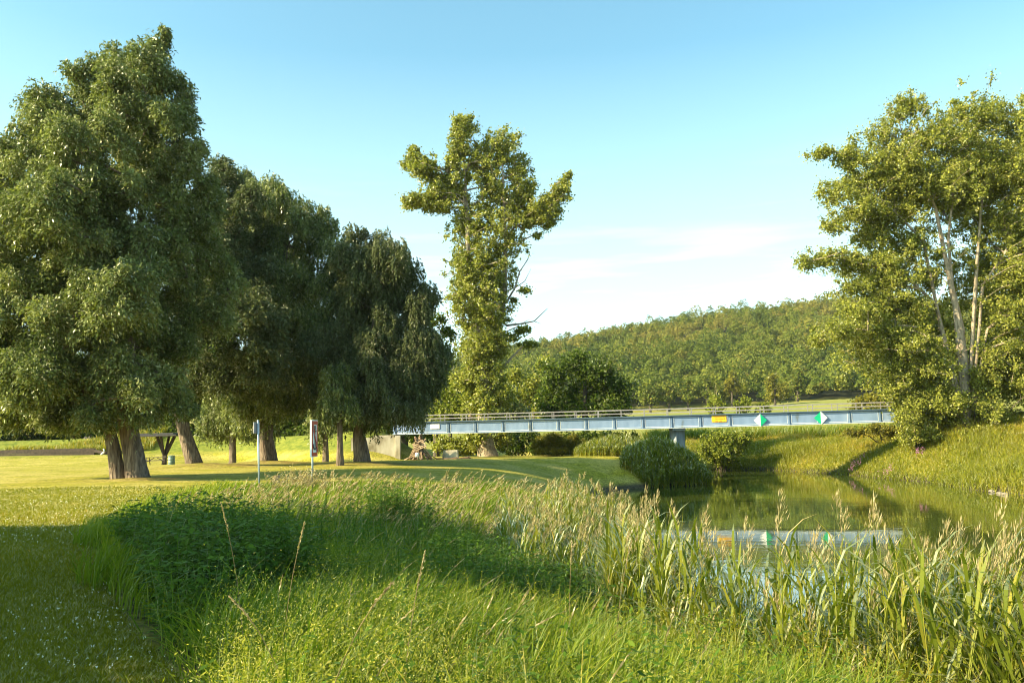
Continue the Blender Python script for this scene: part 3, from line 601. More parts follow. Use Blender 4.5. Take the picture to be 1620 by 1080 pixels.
for (x, y, rx, ry, lab) in ((1132, 632, 17, 14, 'yellow-green sapling above the railing, left of its twin'), (1176, 630, 16, 13, 'yellow-green sapling above the railing, right of its twin'), (1208, 640, 12, 8, 'small low yellow-green sapling above the railing near the first diamond sign')):
    shrub('sapling', lab, x, 668, 142, [(x, y, rx * .7, ry), (x - rx * .6, y + 10, rx * .6, ry * .6), (x + rx * .6, y + 8, rx * .6, ry * .7), (x, y + 18, rx, ry * .7)], 'yellow_leaf', cr=.8, L=.4, W=.25, dens=.1, stems=3)
tree('broadleaf_tree', 'bright round tree standing alone at the edge of the far field', 'tree', 330, [([(1226, 640), (1226, 625), (1226, 612)], [.5, .4, .3])],
     [(1222, 612, 14, 20), (1236, 615, 14, 18), (1226, 625, 18, 12), (1222, 598, 9, 9)], None, cr=2.2, L=.8, W=.6, dens=.2, mat='olive', bark='darkbark', tip=.08)
# trees along the foot of the hill: six individual crowns
for (x, y, r, lab) in ((1028, 622, 15, 'round tree at the foot of the hill just right of the dark round crown'),
                       (1058, 618, 13, 'pointed tree at the foot of the hill, second right of the dark crown'),
                       (1088, 616, 14, 'pale tree at the foot of the hill, third right of the dark crown'),
                       (1118, 610, 12, 'tall tree at the foot of the hill behind the left sapling'),
                       (1158, 604, 15, 'tree at the foot of the hill between the two saplings'),
                       (1262, 606, 15, 'dark tree at the foot of the hill just right of the lone field tree')):
    tree('broadleaf_tree', lab, 'tree', 392, [([(x, 640), (x, 625), (x, y)], [.6, .5, .3])],
         [(x, y - 8, r * .7, r * .9), (x - r * .4, y + 4, r * .7, r * .7), (x + r * .4, y + 5, r * .7, r * .8), (x, y + 12, r, r * .6)], None, cr=2.6, L=1.0, W=.75, dens=.2, mat='hill' if x % 3 else 'olive', bark='darkbark', tip=.08, group='trees along the foot of the hill')
# trees beyond the embankment on the left, glimpsed under and between the willows
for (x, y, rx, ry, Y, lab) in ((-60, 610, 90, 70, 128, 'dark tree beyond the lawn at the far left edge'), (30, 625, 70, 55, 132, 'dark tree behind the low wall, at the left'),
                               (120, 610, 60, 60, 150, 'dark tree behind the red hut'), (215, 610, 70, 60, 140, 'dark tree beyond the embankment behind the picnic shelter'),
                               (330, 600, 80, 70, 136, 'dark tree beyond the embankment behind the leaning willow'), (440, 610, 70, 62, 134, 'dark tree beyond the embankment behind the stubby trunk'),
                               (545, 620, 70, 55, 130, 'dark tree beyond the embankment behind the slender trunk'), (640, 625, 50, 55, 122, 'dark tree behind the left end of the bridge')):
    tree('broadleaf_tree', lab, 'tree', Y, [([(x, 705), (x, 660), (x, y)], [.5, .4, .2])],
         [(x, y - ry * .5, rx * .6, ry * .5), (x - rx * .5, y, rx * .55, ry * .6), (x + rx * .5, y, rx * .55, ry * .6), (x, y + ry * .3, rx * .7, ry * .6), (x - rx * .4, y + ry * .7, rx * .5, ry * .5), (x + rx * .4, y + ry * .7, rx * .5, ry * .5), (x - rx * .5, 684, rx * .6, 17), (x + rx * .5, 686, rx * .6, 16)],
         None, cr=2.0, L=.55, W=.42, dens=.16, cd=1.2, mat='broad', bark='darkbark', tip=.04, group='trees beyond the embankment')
#--TREES-END
# ------------------------------------------------------------------ paints and other materials
M['blue_paint'] = noisy_mat('pale_blue_paint', [(.28, (.11, .14, .16)), (.38, (.145, .22, .35)), (.6, (.185, .265, .41)), (.75, (.23, .305, .43))], 1.3, 9, .5, .05, 2, (1, 1, .35))
M['blue_edge'] = noisy_mat('shaded_blue_steel', [(.3, (.05, .09, .14)), (.7, (.09, .14, .2))], 3, 4, .6, 0)  # darker blue puts the shade on stiffeners and top flange into the colour
M['light_edge'] = noisy_mat('pale_edge_paint', [(.3, (.48, .53, .56)), (.7, (.6, .63, .64))], 4, 4, .6, 0)  # paler tone for bottom flanges, panel borders and hut window frames
M['galv'] = noisy_mat('galvanised_rail', [(.3, (.22, .21, .21)), (.7, (.32, .30, .30))], 5, 4, .55, 0, metal=.2)
M['concrete'] = noisy_mat('stained_concrete', [(.32, (.16, .13, .07)), (.5, (.38, .34, .25)), (.7, (.5, .46, .37))], 1.1, 8, .9, .4, 6, (1, 1, .5))
M['pier'] = noisy_mat('pier_concrete', [(.3, (.12, .15, .17)), (.52, (.26, .30, .33)), (.72, (.34, .32, .28))], 1.0, 8, .85, .3, 6, (2.5, 2.5, .35))
M['white'] = noisy_mat('white_sign_paint', [(.3, (.74, .75, .75)), (.7, (.82, .82, .82))], 3, 3, .4, 0)
M['green'] = noisy_mat('green_sign_paint', [(.3, (.0, .32, .15)), (.7, (.0, .38, .19))], 3, 3, .4, 0)
M['yellow'] = noisy_mat('yellow_sign_paint', [(.3, (.80, .46, .01)), (.7, (.88, .54, .02))], 3, 3, .4, 0)
M['red'] = noisy_mat('red_sign_paint', [(.3, (.42, .04, .02)), (.7, (.5, .07, .03))], 3, 3, .4, 0)
M['orange_text'] = noisy_mat('faded_red_letters', [(.3, (.75, .16, .02)), (.7, (.8, .22, .03))], 3, 3, .5, 0)
M['black'] = noisy_mat('black_paint', [(.3, (.015, .015, .018)), (.7, (.03, .03, .032))], 3, 3, .4, 0)
M['pole'] = noisy_mat('grey_blue_pole', [(.3, (.30, .38, .43)), (.7, (.42, .50, .54))], 5, 4, .45, 0, metal=.4)
M['darkwood'] = noisy_mat('dark_stained_wood', [(.3, (.03, .02, .015)), (.7, (.075, .05, .035))], 4, 5, .8, .3)
M['tablewood'] = noisy_mat('weathered_table_wood', [(.3, (.06, .05, .045)), (.7, (.15, .12, .105))], 4, 5, .7, .2)
M['roofing'] = noisy_mat('dark_roofing', [(.3, (.035, .035, .04)), (.7, (.07, .065, .07))], 4, 5, .8, .2)
M['redwall'] = noisy_mat('red_boards', [(.3, (.16, .035, .015)), (.7, (.24, .06, .03))], 3, 5, .8, .1)
M['drum'] = noisy_mat('grey_green_drum', [(.3, (.10, .16, .14)), (.6, (.2, .28, .26)), (.8, (.3, .34, .3))], 5, 5, .5, .1)
M['timber'] = noisy_mat('scrap_timber', [(.3, (.15, .10, .06)), (.55, (.36, .26, .16)), (.75, (.52, .40, .27))], 2.5, 6, .85, .2)
M['timber_dark'] = noisy_mat('old_scrap_timber', [(.3, (.07, .045, .03)), (.7, (.2, .13, .085))], 2.5, 6, .85, .2)
M['stone'] = noisy_mat('river_stone', [(.3, (.14, .12, .09)), (.7, (.32, .28, .22))], 3, 6, .9, .4)
M['pale'] = noisy_mat('pale_plastic', [(.35, (.5, .5, .26)), (.6, (.6, .62, .5))], 3, 3, .5, 0)

# ------------------------------------------------------------------ the blue footbridge
BL = at(710, 667, 88.8); BR = at(1392, 648, 83.1)
BE = Vector((BR.x - BL.x, BR.y - BL.y, 0)); BLEN = BE.length; BE.normalize(); BN = Vector((BE.y, -BE.x, 0))   # BN points to the camera
BAY = BLEN / 15
def bridge_y(x): return BL.y + (x - BL.x) * (BR.y - BL.y) / (BR.x - BL.x)
ctl = []
for px, py in ((715, 666.9), (887, 661.8), (1069, 658.6), (1252.6, 651.8), (1392, 648.2)):
    p = at(px, py, 86)
    for _ in range(4): p = at(px, py, bridge_y(p.x))
    ctl.append(((p.x - BL.x) / BE.x, p.z))
cf = np.polyfit([c[0] for c in ctl], [c[1] for c in ctl], 2)
def btop(s): return float(np.polyval(cf, s))
GH = 1.20; DW = 2.3                                     # girder height, deck width between girders
def bp(s, out, dz):
    """point at s metres along the bridge, out metres towards the camera from the near girder, dz above the girder top"""
    q = BL + BE * s + BN * out; return Vector((q.x, q.y, btop(s) + dz))
S0, S1 = -2.1 * BAY, 17.6 * BAY
bridge = empty('footbridge', bp(S0, 0, -GH) , 'long pale blue steel footbridge with panelled sides and grey railings crossing the river', 'bridge')
BO = bridge.location.copy()
def bmb_beam(mb, a, b, w, h): mb.beam(a - BO, b - BO, w, h)
ks = [k * BAY for k in range(-2, 18)]; segs = [S0] + ks + [S1]
frame = MB(); deck = MB()
for out, sg in ((0, 1), (-DW, -1)):
    web = MB(); flange = MB(); edge = MB()
    for a, b in zip(segs[:-1], segs[1:]):
        if b - a < .02: continue
        bmb_beam(web, bp(a, out, -GH / 2), bp(b, out, -GH / 2), .02, GH - .05)
        bmb_beam(flange, bp(a, out + .05 * sg, -GH), bp(b, out + .05 * sg, -GH), .26, .045)
        bmb_beam(edge, bp(a, out + .05 * sg, .03), bp(b, out + .05 * sg, .03), .34, .09)
        if b - a > 1 and sg == 1:
            for (s1, z1, s2, z2) in ((a + .2, -.16, b - .2, -.16), (a + .2, -GH + .14, b - .2, -GH + .14)):
                bmb_beam(frame, bp(s1, .022, z1), bp(s2, .022, z2), .02, .05)
            for s_ in (a + .2, b - .2): bmb_beam(frame, bp(s_, .022, -GH + .165), bp(s_, .022, -.185), .05, .02)
    go = web.build('girder', M['blue_paint'], bridge); flange.build('bottom_flange', M['light_edge'], bridge); edge.build('top_flange', M['blue_edge'], bridge); sm = None
    for s in ks:
        if sm is None:
            q = MB(); q.beam((0, 0, 0), (0, 0, GH - .05), .04, .09); sm = q.build('stiffener', M['blue_edge'], go, bp(s, out + .055 * sg, -GH + .025) - BO)
        else:
            c = sm.copy(); C.objects.link(c); c.parent = go; c.location = bp(s, out + .055 * sg, -GH + .025) - BO
for a, b in zip(segs[:-1], segs[1:]): bmb_beam(deck, bp(a, -DW / 2, -.08), bp(b, -DW / 2, -.08), DW - .1, .12)
frame.build('panel_border', M['light_edge'], bridge); deck.build('deck', M['galv'], bridge)
for out in (-.02, -DW + .02):
    r = MB()
    for a, b in zip(segs[:-1], segs[1:]):
        bmb_beam(r, bp(a, out, .74), bp(b, out, .74), .07, .055); bmb_beam(r, bp(a, out, .38), bp(b, out, .38), .045, .05)
    ro = r.build('railing', M['galv'], bridge)
    pm = None; s = S0 + .4
    while s < S1:
        if pm is None:
            q = MB(); q.box((0, 0, .37), (.07, .05, .78)); pm = q.build('railing_post', M['galv'], ro, bp(s, out, .02) - BO)
        else:
            c = pm.copy(); C.objects.link(c); c.parent = ro; c.location = bp(s, out, .02) - BO
        s += 2.33
# pier under the bridge
pq = MB(); s_p = (16.35 - BL.x) / BE.x; pb = bp(s_p, -DW / 2, -GH - .02)
gzp = min(gz(pb.x, pb.y), .3) - .6; ang = math.radians(30)
pq.box((pb.x - BO.x, pb.y - BO.y, (pb.z - .25 + gzp) / 2 - BO.z), (1.15, 1.0, pb.z - .25 - gzp), Matrix.Rotation(ang, 3, 'Z'))
pq.box((pb.x - BO.x, pb.y - BO.y, pb.z - .12 - BO.z), (1.3, 2.2, .24))
pq.build('pier', M['pier'], bridge, bevel=.03)
# abutment with wing wall
ab = empty('abutment_wall', (-13.6, 88.4, gz(-13.6, 88) ), 'stained pale concrete wing wall at the left end of the blue bridge', 'wall')
w = MB(); top = btop(S0) - GH - .06
pL = at(556, 700, 88.2); pR = at(634, 700, 88.2)
wz = (4.75 + 1) / 2 - ab.location.z; w.beam((pL.x - ab.location.x, 88.2 - ab.location.y, wz), (pR.x - ab.location.x - .55, 88.2 - ab.location.y, wz), .4, 3.75)
w.build('wing_wall', M['concrete'], ab)
w = MB(); w.box((pR.x - ab.location.x - .27, 88.15 - ab.location.y, wz + .05), (.54, .6, 3.9)); w.build('corner_pillar', M['concrete'], ab, bevel=.03)
w = MB(); w.box((pR.x - ab.location.x - 1.75, 90.45 - ab.location.y, (top + 1) / 2 - ab.location.z), (2.2, 3.9, top - 1)); w.build('bearing_block', M['concrete'], ab)
ab2 = empty('abutment_block', (46.5, 83.5, 3), 'concrete block under the far right end of the bridge, behind leaves', 'wall')
w = MB(); w.box((0, 0, 0), (2.4, 4, 4.3 + btop(S1) - GH - 6)); w.build('block', M['concrete'], ab2, (S1 * BE.x + BL.x - 46.5 + .8, 0, 0))

# ------------------------------------------------------------------ signs on the bridge
def diamond_sign(px, py, left, right, label):
    p = at(px, py, 86)
    for _ in range(4): p = at(px, py, bridge_y(p.x) - .2)
    root = empty('diamond_sign', p, label, 'sign', 'diamond signs on the bridge')
    h = .64
    def frm(tilt):
        def f(x, y, d): return BE * x * .985 + Vector((0, 0, y)) + BN * (d + abs(x) * tilt)
        return f
    a = MB(); a.prism([(0, -h), (0, h), (-h, 0)], frm(-.06), .03); a.build(left + '_half', M[left], root)
    a = MB(); a.prism([(0, -h), (h, 0), (0, h)], frm(-.06), .03); a.build(right + '_half', M[right], root)
    b = MB(); b.beam(BN * -.02 + Vector((0, 0, -.5)), BN * -.02 + Vector((0, 0, h + .06)), .06, .05)
    for z in (-.3, .3): b.beam(BN * -.19 + Vector((0, 0, z)), BN * -.02 + Vector((0, 0, z)), .05, .05)
    b.build('bracket', M['galv'], root)
diamond_sign(1203, 664.5, 'white', 'green', 'diamond sign on the bridge side with its left half white and right half green')
diamond_sign(1298.5, 660.8, 'green', 'white', 'diamond sign on the bridge side with its left half green and right half white')
def board_sign(px, py, w, h, mat, label):
    p = at(px, py, 86)
    for _ in range(4): p = at(px, py, bridge_y(p.x) - .06)
    root = empty('board_sign', p, label, 'sign'); ang = math.atan2(BE.y, BE.x); root.rotation_euler = (0, 0, ang)
    m = MB(); m.box((0, 0, 0), (w, .03, h)); m.build('board', M[mat], root); return root
ys = board_sign(1137.5, 661.8, 1.42, .68, 'yellow', 'yellow notice board with faded orange-red lettering on the bridge side')
for txt, z, s, x in (('Wasserstra\u00dfe', .2, .2, -.5), ('Durchfahrt', -.03, .2, -.38), ('nur 1,50', -.25, .19, -.38), ('!', -.2, .5, .48)):
    cu = bpy.data.curves.new('lettering', 'FONT'); cu.body = txt; cu.size = s; cu.extrude = .003; cu.offset = .004
    tmp = bpy.data.objects.new('tmp', cu); C.objects.link(tmp); bpy.context.view_layer.update()
    me = bpy.data.meshes.new_from_object(tmp.evaluated_get(bpy.context.evaluated_depsgraph_get())); bpy.data.objects.remove(tmp)
    me.name = 'lettering'; me.materials.clear()
    t = link('lettering', me, M['orange_text'], ys, (x, -.02, z - .06)); t.rotation_euler = (math.pi / 2, 0, 0)
board_sign(688, 674.5, .96, .48, 'white', 'small blank white board on the bridge side near its left end')

# ------------------------------------------------------------------ waterway signs on poles
def ground_pt(px, Y):
    p = at(px, 700, Y); p.z = gz(p.x, Y)
    return p
q = ground_pt(496.5, 32.0)
sg = empty('waterway_sign', q, 'white-framed upright board with red border and crossed-out black anchor on a grey pole', 'sign', rz=math.radians(83))
tp = at(495, 664, 32.0).z - q.z
m = MB(); m.tube([(0, .05, -.3), (0, .05, tp)], [.035, .035], 10); m.build('pole', M['pole'], sg, smooth=True)
bz = (at(496, 665, 32).z + at(496, 722, 32).z) / 2 - q.z; bh = at(496, 665, 32).z - at(496, 722, 32).z; bw = .62
m = MB(); m.box((0, 0, bz), (bw + .03, .07, bh + .03)); m.build('board', M['white'], sg, bevel=.01)
m = MB()
for (x, z, w_, h_) in ((0, bh / 2 - .085, bw - .03, .14), (0, -bh / 2 + .085, bw - .03, .14), (-bw / 2 + .065, 0, .1, bh - .31), (bw / 2 - .065, 0, .1, bh - .31)): m.box((x, -.038, bz + z), (w_, .004, h_))
m.build('red_border', M['red'], sg)
m = MB(); m.tube([(0, -.040, bz - .36), (0, -.040, bz + .34)], [.022, .022], 6)
m.tube([Vector((.07 * math.cos(t), -.040, bz + .40 + .07 * math.sin(t))) for t in np.linspace(0, 6.28, 13)], [.02] * 13, 6)
m.tube([Vector((.2 * math.cos(t), -.040, bz - .2 + .2 * math.sin(t))) for t in np.linspace(math.pi * 1.0, math.pi * 2.0, 11)], [.03] * 11, 6)
m.box((0, -.041, bz + .27), (.26, .02, .05)); 
m.build('anchor', M['black'], sg)
m = MB(); m.beam((-bw / 2 + .07, -.066, bz + bh / 2 - .16), (bw / 2 - .07, -.066, bz - bh / 2 + .16), .006, .07); m.build('red_bar', M['red'], sg)
q = ground_pt(411.5, 31.0)
sg = empty('small_sign', q, 'slim grey-blue pole with a small sign turned away, left of the anchor sign', 'sign')
tp = at(408, 664, 31.0).z - q.z; tx = at(408, 664, 31).x - q.x
m = MB(); m.tube([(0, 0, -.3), (tx, 0, tp)], [.035, .033], 10); m.build('pole', M['pole'], sg, smooth=True)
m = MB(); m.box((tx - .05, -.0, tp - .28), (.30, .03, .40), Matrix.Rotation(math.radians(62), 3, 'Z')); m.build('board', M['galv'], sg, bevel=.004)
m = MB(); m.box((tx - .062, -.014, tp - .28), (.25, .012, .34), Matrix.Rotation(math.radians(62), 3, 'Z')); m.build('board_back', M['black'], sg)

# ------------------------------------------------------------------ things on the lawn
def lathe(prof, n=16):
    m = MB(); b = 0
    for r, z in prof:
        for k in range(n): t = 2 * math.pi * k / n; m.v.append((r * math.cos(t), r * math.sin(t), z))
    for i in range(len(prof) - 1):
        for k in range(n): m.f.append((i * n + k, i * n + (k + 1) % n, (i + 1) * n + (k + 1) % n, (i + 1) * n + k))
    m.f.append(tuple(range(n))[::-1]); m.f.append(tuple((len(prof) - 1) * n + k for k in range(n))); return m
q = ground_pt(436, 33.0); st = empty('tree_stump', q, 'short sawn wooden stump at the lawn edge between the two sign poles', 'stump')
m = lathe([(.20, -.1), (.17, .05), (.145, .3), (.13, .52), (.12, .545)], 11); m.v = [(x * 1.05 + z * .12, y, z + (.05 * x if z > .4 else 0)) for x, y, z in m.v]; m.build('stump_body', M['timber'], st, smooth=False)
TY = 84.0; q = ground_pt(247, TY)
tb = empty('picnic_table', q, 'dark wooden picnic table with benches under the shelter, between two trunks', 'table', rz=math.radians(8))
m = MB()
for y in (-.28, -.09, .1, .29): m.box((0, y, .76), (2.1, .17, .05))
m.build('table_top', M['tablewood'], tb)
for sy in (-1, 1):
    m = MB(); m.box((0, sy * .75, .46), (2.1, .26, .05)); m.build('bench', M['tablewood'], tb)
for sx in (-.75, .75):
    m = MB(); m.beam((sx, -.25, .74), (sx, -.7, 0), .06, .1); m.beam((sx + .061, .25, .74), (sx + .061, .7, 0), .06, .1); m.beam((sx + .0305, -.8, .42), (sx + .0305, .8, .42), .001 + .05, .09); m.beam((sx * .2, 0, .7), (sx, 0, .42), .06, .06)
    m.build('leg', M['tablewood'], tb)
q = ground_pt(261, TY + 1.2); sh = empty('picnic_shelter', q, 'dark shelter with a flat overhanging roof on a forked wooden post', 'shelter')
rz_ = at(257, 690, TY + 1.2).z - q.z
m = MB(); m.beam((0, 0, -.2), (0, 0, 1.0), .34, .3); m.build('post', M['darkwood'], sh)
m = MB(); m.beam((0, .0, .8), (.95, 0, rz_), .24, .26); m.beam((0, .0, .8), (-.8, 0, rz_), .2, .22); m.beam((0, 0, .8), (0, 1.0, rz_), .2, .2); m.beam((0, 0, .8), (0, -1.0, rz_), .16, .16); m.build('strut', M['darkwood'], sh)
m = MB(); m.box((-.6, 0, rz_ + .08), (5.0, 4.2, .16)); m.box((-.6, 0, rz_ + .24), (4.2, 3.4, .16)); m.build('roof', M['roofing'], sh, bevel=.02)
q = ground_pt(272, TY - .5); dr = empty('barrel_bin', q, 'grey-green steel drum litter bin beside the picnic table', 'bin')
lathe([(.30, -.05), (.30, .02), (.31, .28), (.325, .3), (.31, .32), (.31, .55), (.325, .57), (.31, .59), (.30, .84), (.31, .86)]).build('drum', M['drum'], dr, smooth=True)
lathe([(.315, .86), (.32, .9), (.25, .93), (.05, .94)]).build('lid', M['drum'], dr)
q = ground_pt(176, 86); o = empty('litter_bin', q, 'small pale yellow upright bin just left of the double trunk', 'bin')
lathe([(.16, -.05), (.165, .1), (.17, .7), (.15, .85), (.06, .9)]).build('bin_body', M['pale'], o, smooth=True)
lathe([(.175, -.05), (.175, .13)]).build('bin_foot', M['pole'], o)
# red hut beyond the bank
q = ground_pt(158, 146); q.z = at(158, 703, 146).z
hut = empty('red_hut', q, 'red wooden hut with a low dark roof beyond the grassy bank', 'hut')
rz_ = at(158, 693.5, 146).z - q.z; x0 = at(138, 700, 146).x - q.x; x1 = at(300, 700, 146).x - q.x
m = MB(); m.box(((x0 + x1) / 2, 2.5, rz_ / 2 - 1), (x1 - x0, 5, rz_ + 2)); m.build('wall', M['redwall'], hut)
m = MB(); m.prism([(-.6, rz_ - .1), (2.5, rz_ + 1.2), (5.6, rz_ - .1), (5.6, rz_ + .06), (2.5, rz_ + 1.38), (-.6, rz_ + .06)], lambda a, b, d: Vector((x0 - .5 + d, a, b)), x1 - x0 + 1); m.build('roof', M['roofing'], hut)
for k in range(3):
    f = MB(); f.box((x0 + 1.4 + k * 3.4, -.03, rz_ - .55), (1.1, .06, .6)); fo = f.build('window', M['light_edge'], hut)
    f = MB(); f.box((x0 + 1.4 + k * 3.4, -.065, rz_ - .55), (.95, .02, .46)); f.build('pane', M['black'], fo)
# low dark timber wall at the left
Yw = 104.0; a = at(-60, 714, Yw); b = at(150, 712, Yw)
lw = empty('low_timber_wall', (a.x + 10, Yw, gz(a.x + 10, Yw)), 'long low dark timber retaining wall at the far left of the lawn', 'wall')
m = MB(); zb = 2.6; zt = at(75, 710, Yw).z
for k in range(3): m.beam((a.x - lw.location.x, (.02 * k), zb + (k + .5) * (zt - zb) / 3 - lw.location.z), (b.x - lw.location.x, .02 * k, zb + (k + .5) * (zt - zb) / 3 - lw.location.z - .0), .3, (zt - zb) / 3 - .02)
m.build('boards', M['darkwood'], lw)
m = MB(); m.beam((b.x - lw.location.x, 0, zt - .35 - lw.location.z), (b.x + 2.0 - lw.location.x, -.3, gz(b.x + 2, Yw) + .1 - lw.location.z), .3, .3); m.build('end_beam', M['darkwood'], lw)
q = ground_pt(160, 103.5); m = MB(); m.tube([(0, 0, -.1), (.1, 0, .1), (.3, 0, .22), (.42, 0, .45), (.3, 0, .7)], [.09, .1, .11, .1, .07], 8)
tag(m.build('pipe', M['white'], None, q, smooth=True), 'small white curved pipe at the right end of the low dark wall', 'pipe')
# heap of scrap timber
rr = random.Random(5); hc = ground_pt(663, 86.6)
for i in range(34):
    ln = rr.uniform(1.6, 2.8); t = rr.uniform(0, 6.28); rad = rr.uniform(.3, 1.6)
    base = Vector((hc.x + math.cos(t) * rad * 1.25, hc.y + math.sin(t) * rad * .8, 0)); base.z = gz(base.x, base.y) + .04
    lean = rr.uniform(.35, .95)
    tip_ = Vector((hc.x + rr.uniform(-.35, .35), hc.y + rr.uniform(-.3, .3), base.z + ln * lean)); d = (tip_ - base).normalized()
    m = MB(); m.beam((0, 0, 0), d * ln, rr.uniform(.08, .2), rr.uniform(.05, .13))
    tag(m.build('scrap_plank', M['timber' if rr.random() < .62 else 'timber_dark'], None, base), 'loose plank leaning in the scrap timber heap under the bridge', 'plank', 'planks of the scrap timber heap')
for i in range(9):
    px = rr.uniform(688, 726); q = ground_pt(px, rr.uniform(84.5, 86.5)); a = rr.uniform(-.5, .5)
    m = MB(); m.beam((0, 0, .08), (rr.uniform(.8, 1.6) * math.cos(a), rr.uniform(.8, 1.6) * math.sin(a), rr.uniform(.08, .3)), .14, .1)
    tag(m.build('scrap_plank', M['timber_dark'], None, q), 'dark plank lying flat on the grass right of the scrap timber heap', 'plank', 'planks lying beside the heap')
pal = empty('wooden_pallet', Vector((hc.x + .1, hc.y - .75, hc.z + 1.45)), 'pale wooden pallet tilted on top of the scrap timber heap', 'pallet'); pal.rotation_euler = (math.radians(58), math.radians(-22), .2)
m = MB()
for k in range(5): m.box((0, -.4 + k * .2, .06), (1.2, .11, .025))
m.build('top_board', M['timber'], pal)
m = MB()
for x in (-.5, 0, .5): m.box((x, 0, 0), (.1, .9, .09))
m.build('bearer', M['timber'], pal)
m = lathe([(.16, 0), (.2, .05), (.21, .3), (.17, .42), (.05, .45)], 12); tag(m.build('white_canister', M['white'], None, (hc.x - .05, hc.y - 1.35, hc.z + .32), smooth=True), 'small white canister lying in the scrap timber heap', 'canister')
q = ground_pt(712, 88); m = MB(); m.box((0, 0, .4), (1.7, .9, 1.0))
m.v = [(x * (1 - .12 * (z > .5)) + .06 * math.sin(7 * y + 5 * z), y, z) for x, y, z in m.v]
tag(m.build('concrete_block', M['concrete'], None, q, bevel=.08), 'low pale concrete block on the grass under the bridge', 'block')
# stones on the right shore
for i in range(8):
    px = rr.uniform(1475, 1600); yy = np.interp(px, [1380, 1420, 1500, 1560, 1620], [750, 757, 765, 777, 789]); p = onz(px, yy, 0)
    m = lathe([(.05, -.05), (.2, -.02), (.25, .06), (.18, .15), (.05, .19)], 7); s_ = rr.uniform(.5, 1.1)
    m.v = [(x * s_ * rr.uniform(.8, 1.3), y * s_ * rr.uniform(.7, 1.2), z * s_) for x, y, z in m.v]
    tag(m.build('stone', M['stone'], None, (p.x + .1, p.y, .0)), 'pale stone at the waterline below the right bank', 'stone', "stones at the water's edge")

# ------------------------------------------------------------------ grass, herbs and reeds
def scatter(n, u0, u1, y0, y1, power=.6):
    """points in view: y drawn with density ~ y^-power (in y), x/y uniform"""
    t = rng.random(n); k = 1 - power; Y = (y0 ** k + t * (y1 ** k - y0 ** k)) ** (1 / k)
    return rng.uniform(u0, u1, n) * Y, Y
def blades(x, y, h, w, lean, ldir, tone, z0=0, face=None, curl=.25):
    """curved tapering blades, three quads each"""
    n = len(x); z = ground(x, y) + z0; P = np.stack([x, y, z], -1)
    ld = np.stack([np.cos(ldir), np.sin(ldir), np.zeros(n)], -1)
    fa = rng.uniform(0, math.pi, n) if face is None else face
    sd = np.stack([np.cos(fa), np.sin(fa), np.zeros(n)], -1)
    T = [0, .4, .75, 1.0]; Wt = [.8, 1.0, .62, .06]; V = []
    for t, wt in zip(T, Wt):
        p = P + np.array([0, 0, 1.]) * (h * t * (1 - curl * lean * t))[:, None] + ld * (h * lean * t ** 2.1)[:, None]
        V += [p - sd * (w * wt / 2)[:, None], p + sd * (w * wt / 2)[:, None]]
    V = np.stack(V, 1).reshape(-1, 3); b = np.arange(n)[:, None] * 8
    Fc = np.concatenate([b + np.array([[0, 1, 3, 2]]), b + np.array([[2, 3, 5, 4]]), b + np.array([[4, 5, 7, 6]])], 1).reshape(-1, 4)
    return V, Fc, np.repeat(tone, 3)
def blade_top(x, y, h, lean, ldir, t, curl=.25):
    z = ground(x, y)
    return np.stack([x + np.cos(ldir) * h * lean * t ** 2.1, y + np.sin(ldir) * h * lean * t ** 2.1, z + h * t * (1 - curl * lean * t)], -1)
def stuff(name, label, V, Fc, tone, mat):
    o = link(name, np_mesh(name, V, Fc, tone), M[mat]); return tag(o, label, None, None, 'stuff')
def merge(parts):
    Vs, Fs, Ts = [], [], []; b = 0
    for V, Fc, T in parts: Vs.append(V); Fs.append(Fc + b); Ts.append(T); b += len(V)
    return np.concatenate(Vs), np.concatenate(Fs), np.concatenate(Ts)
def lv(P, A, Nn, Ln, Wd, T):
    A = unit(A); B = unit(np.cross(A, Nn)); Ln = np.broadcast_to(Ln, (len(P),))[:, None]; Wd = np.broadcast_to(Wd, (len(P),))[:, None]
    V = np.stack([P - A * Ln / 2, P + B * Wd / 2 - A * Ln * .1, P + A * Ln / 2, P - B * Wd / 2 - A * Ln * .1], 1).reshape(-1, 3)
    return V, np.arange(len(P) * 4).reshape(-1, 4), T
HERB = np.array([(-.9, 1.0), (-1.5, 4.0), (-2.1, 6.2), (-3.1, 8), (-4.4, 10), (-6.1, 13), (-7.8, 16), (-10, 22), (-10.6, 28), (-10.6, 33), (-6, 36.5), (0, 37), (6.5, 39), (30, 39), (40, 0), (0, 0)])
def inpoly(x, y, Pg):
    ins = np.zeros(np.shape(x), bool)
    for i in range(len(Pg)):
        ax, ay = Pg[i]; bx, by = Pg[(i + 1) % len(Pg)]
        ins ^= ((ay > y) != (by > y)) & (x < (bx - ax) * (y - ay) / (by - ay + 1e-12) + ax)
    return ins
def tone_patch(x, y, s, n, amp=.25, base=.4, seed=0):
    return np.clip(base + amp * 2 * (vnoise(x, y, s, seed) - .5) + rng.normal(0, .15, n), 0, 1)
def nettle_zone(x, y):
    return (((x + 4.5 + (y - 13) * .25) / 2.1) ** 2 + ((y - 13.0) / 4.0) ** 2 + 1.3 * (vnoise(x, y, 2.2, 5) - .5) + 1.0 * (vnoise(x, y, .8, 25) - .5)) < 1
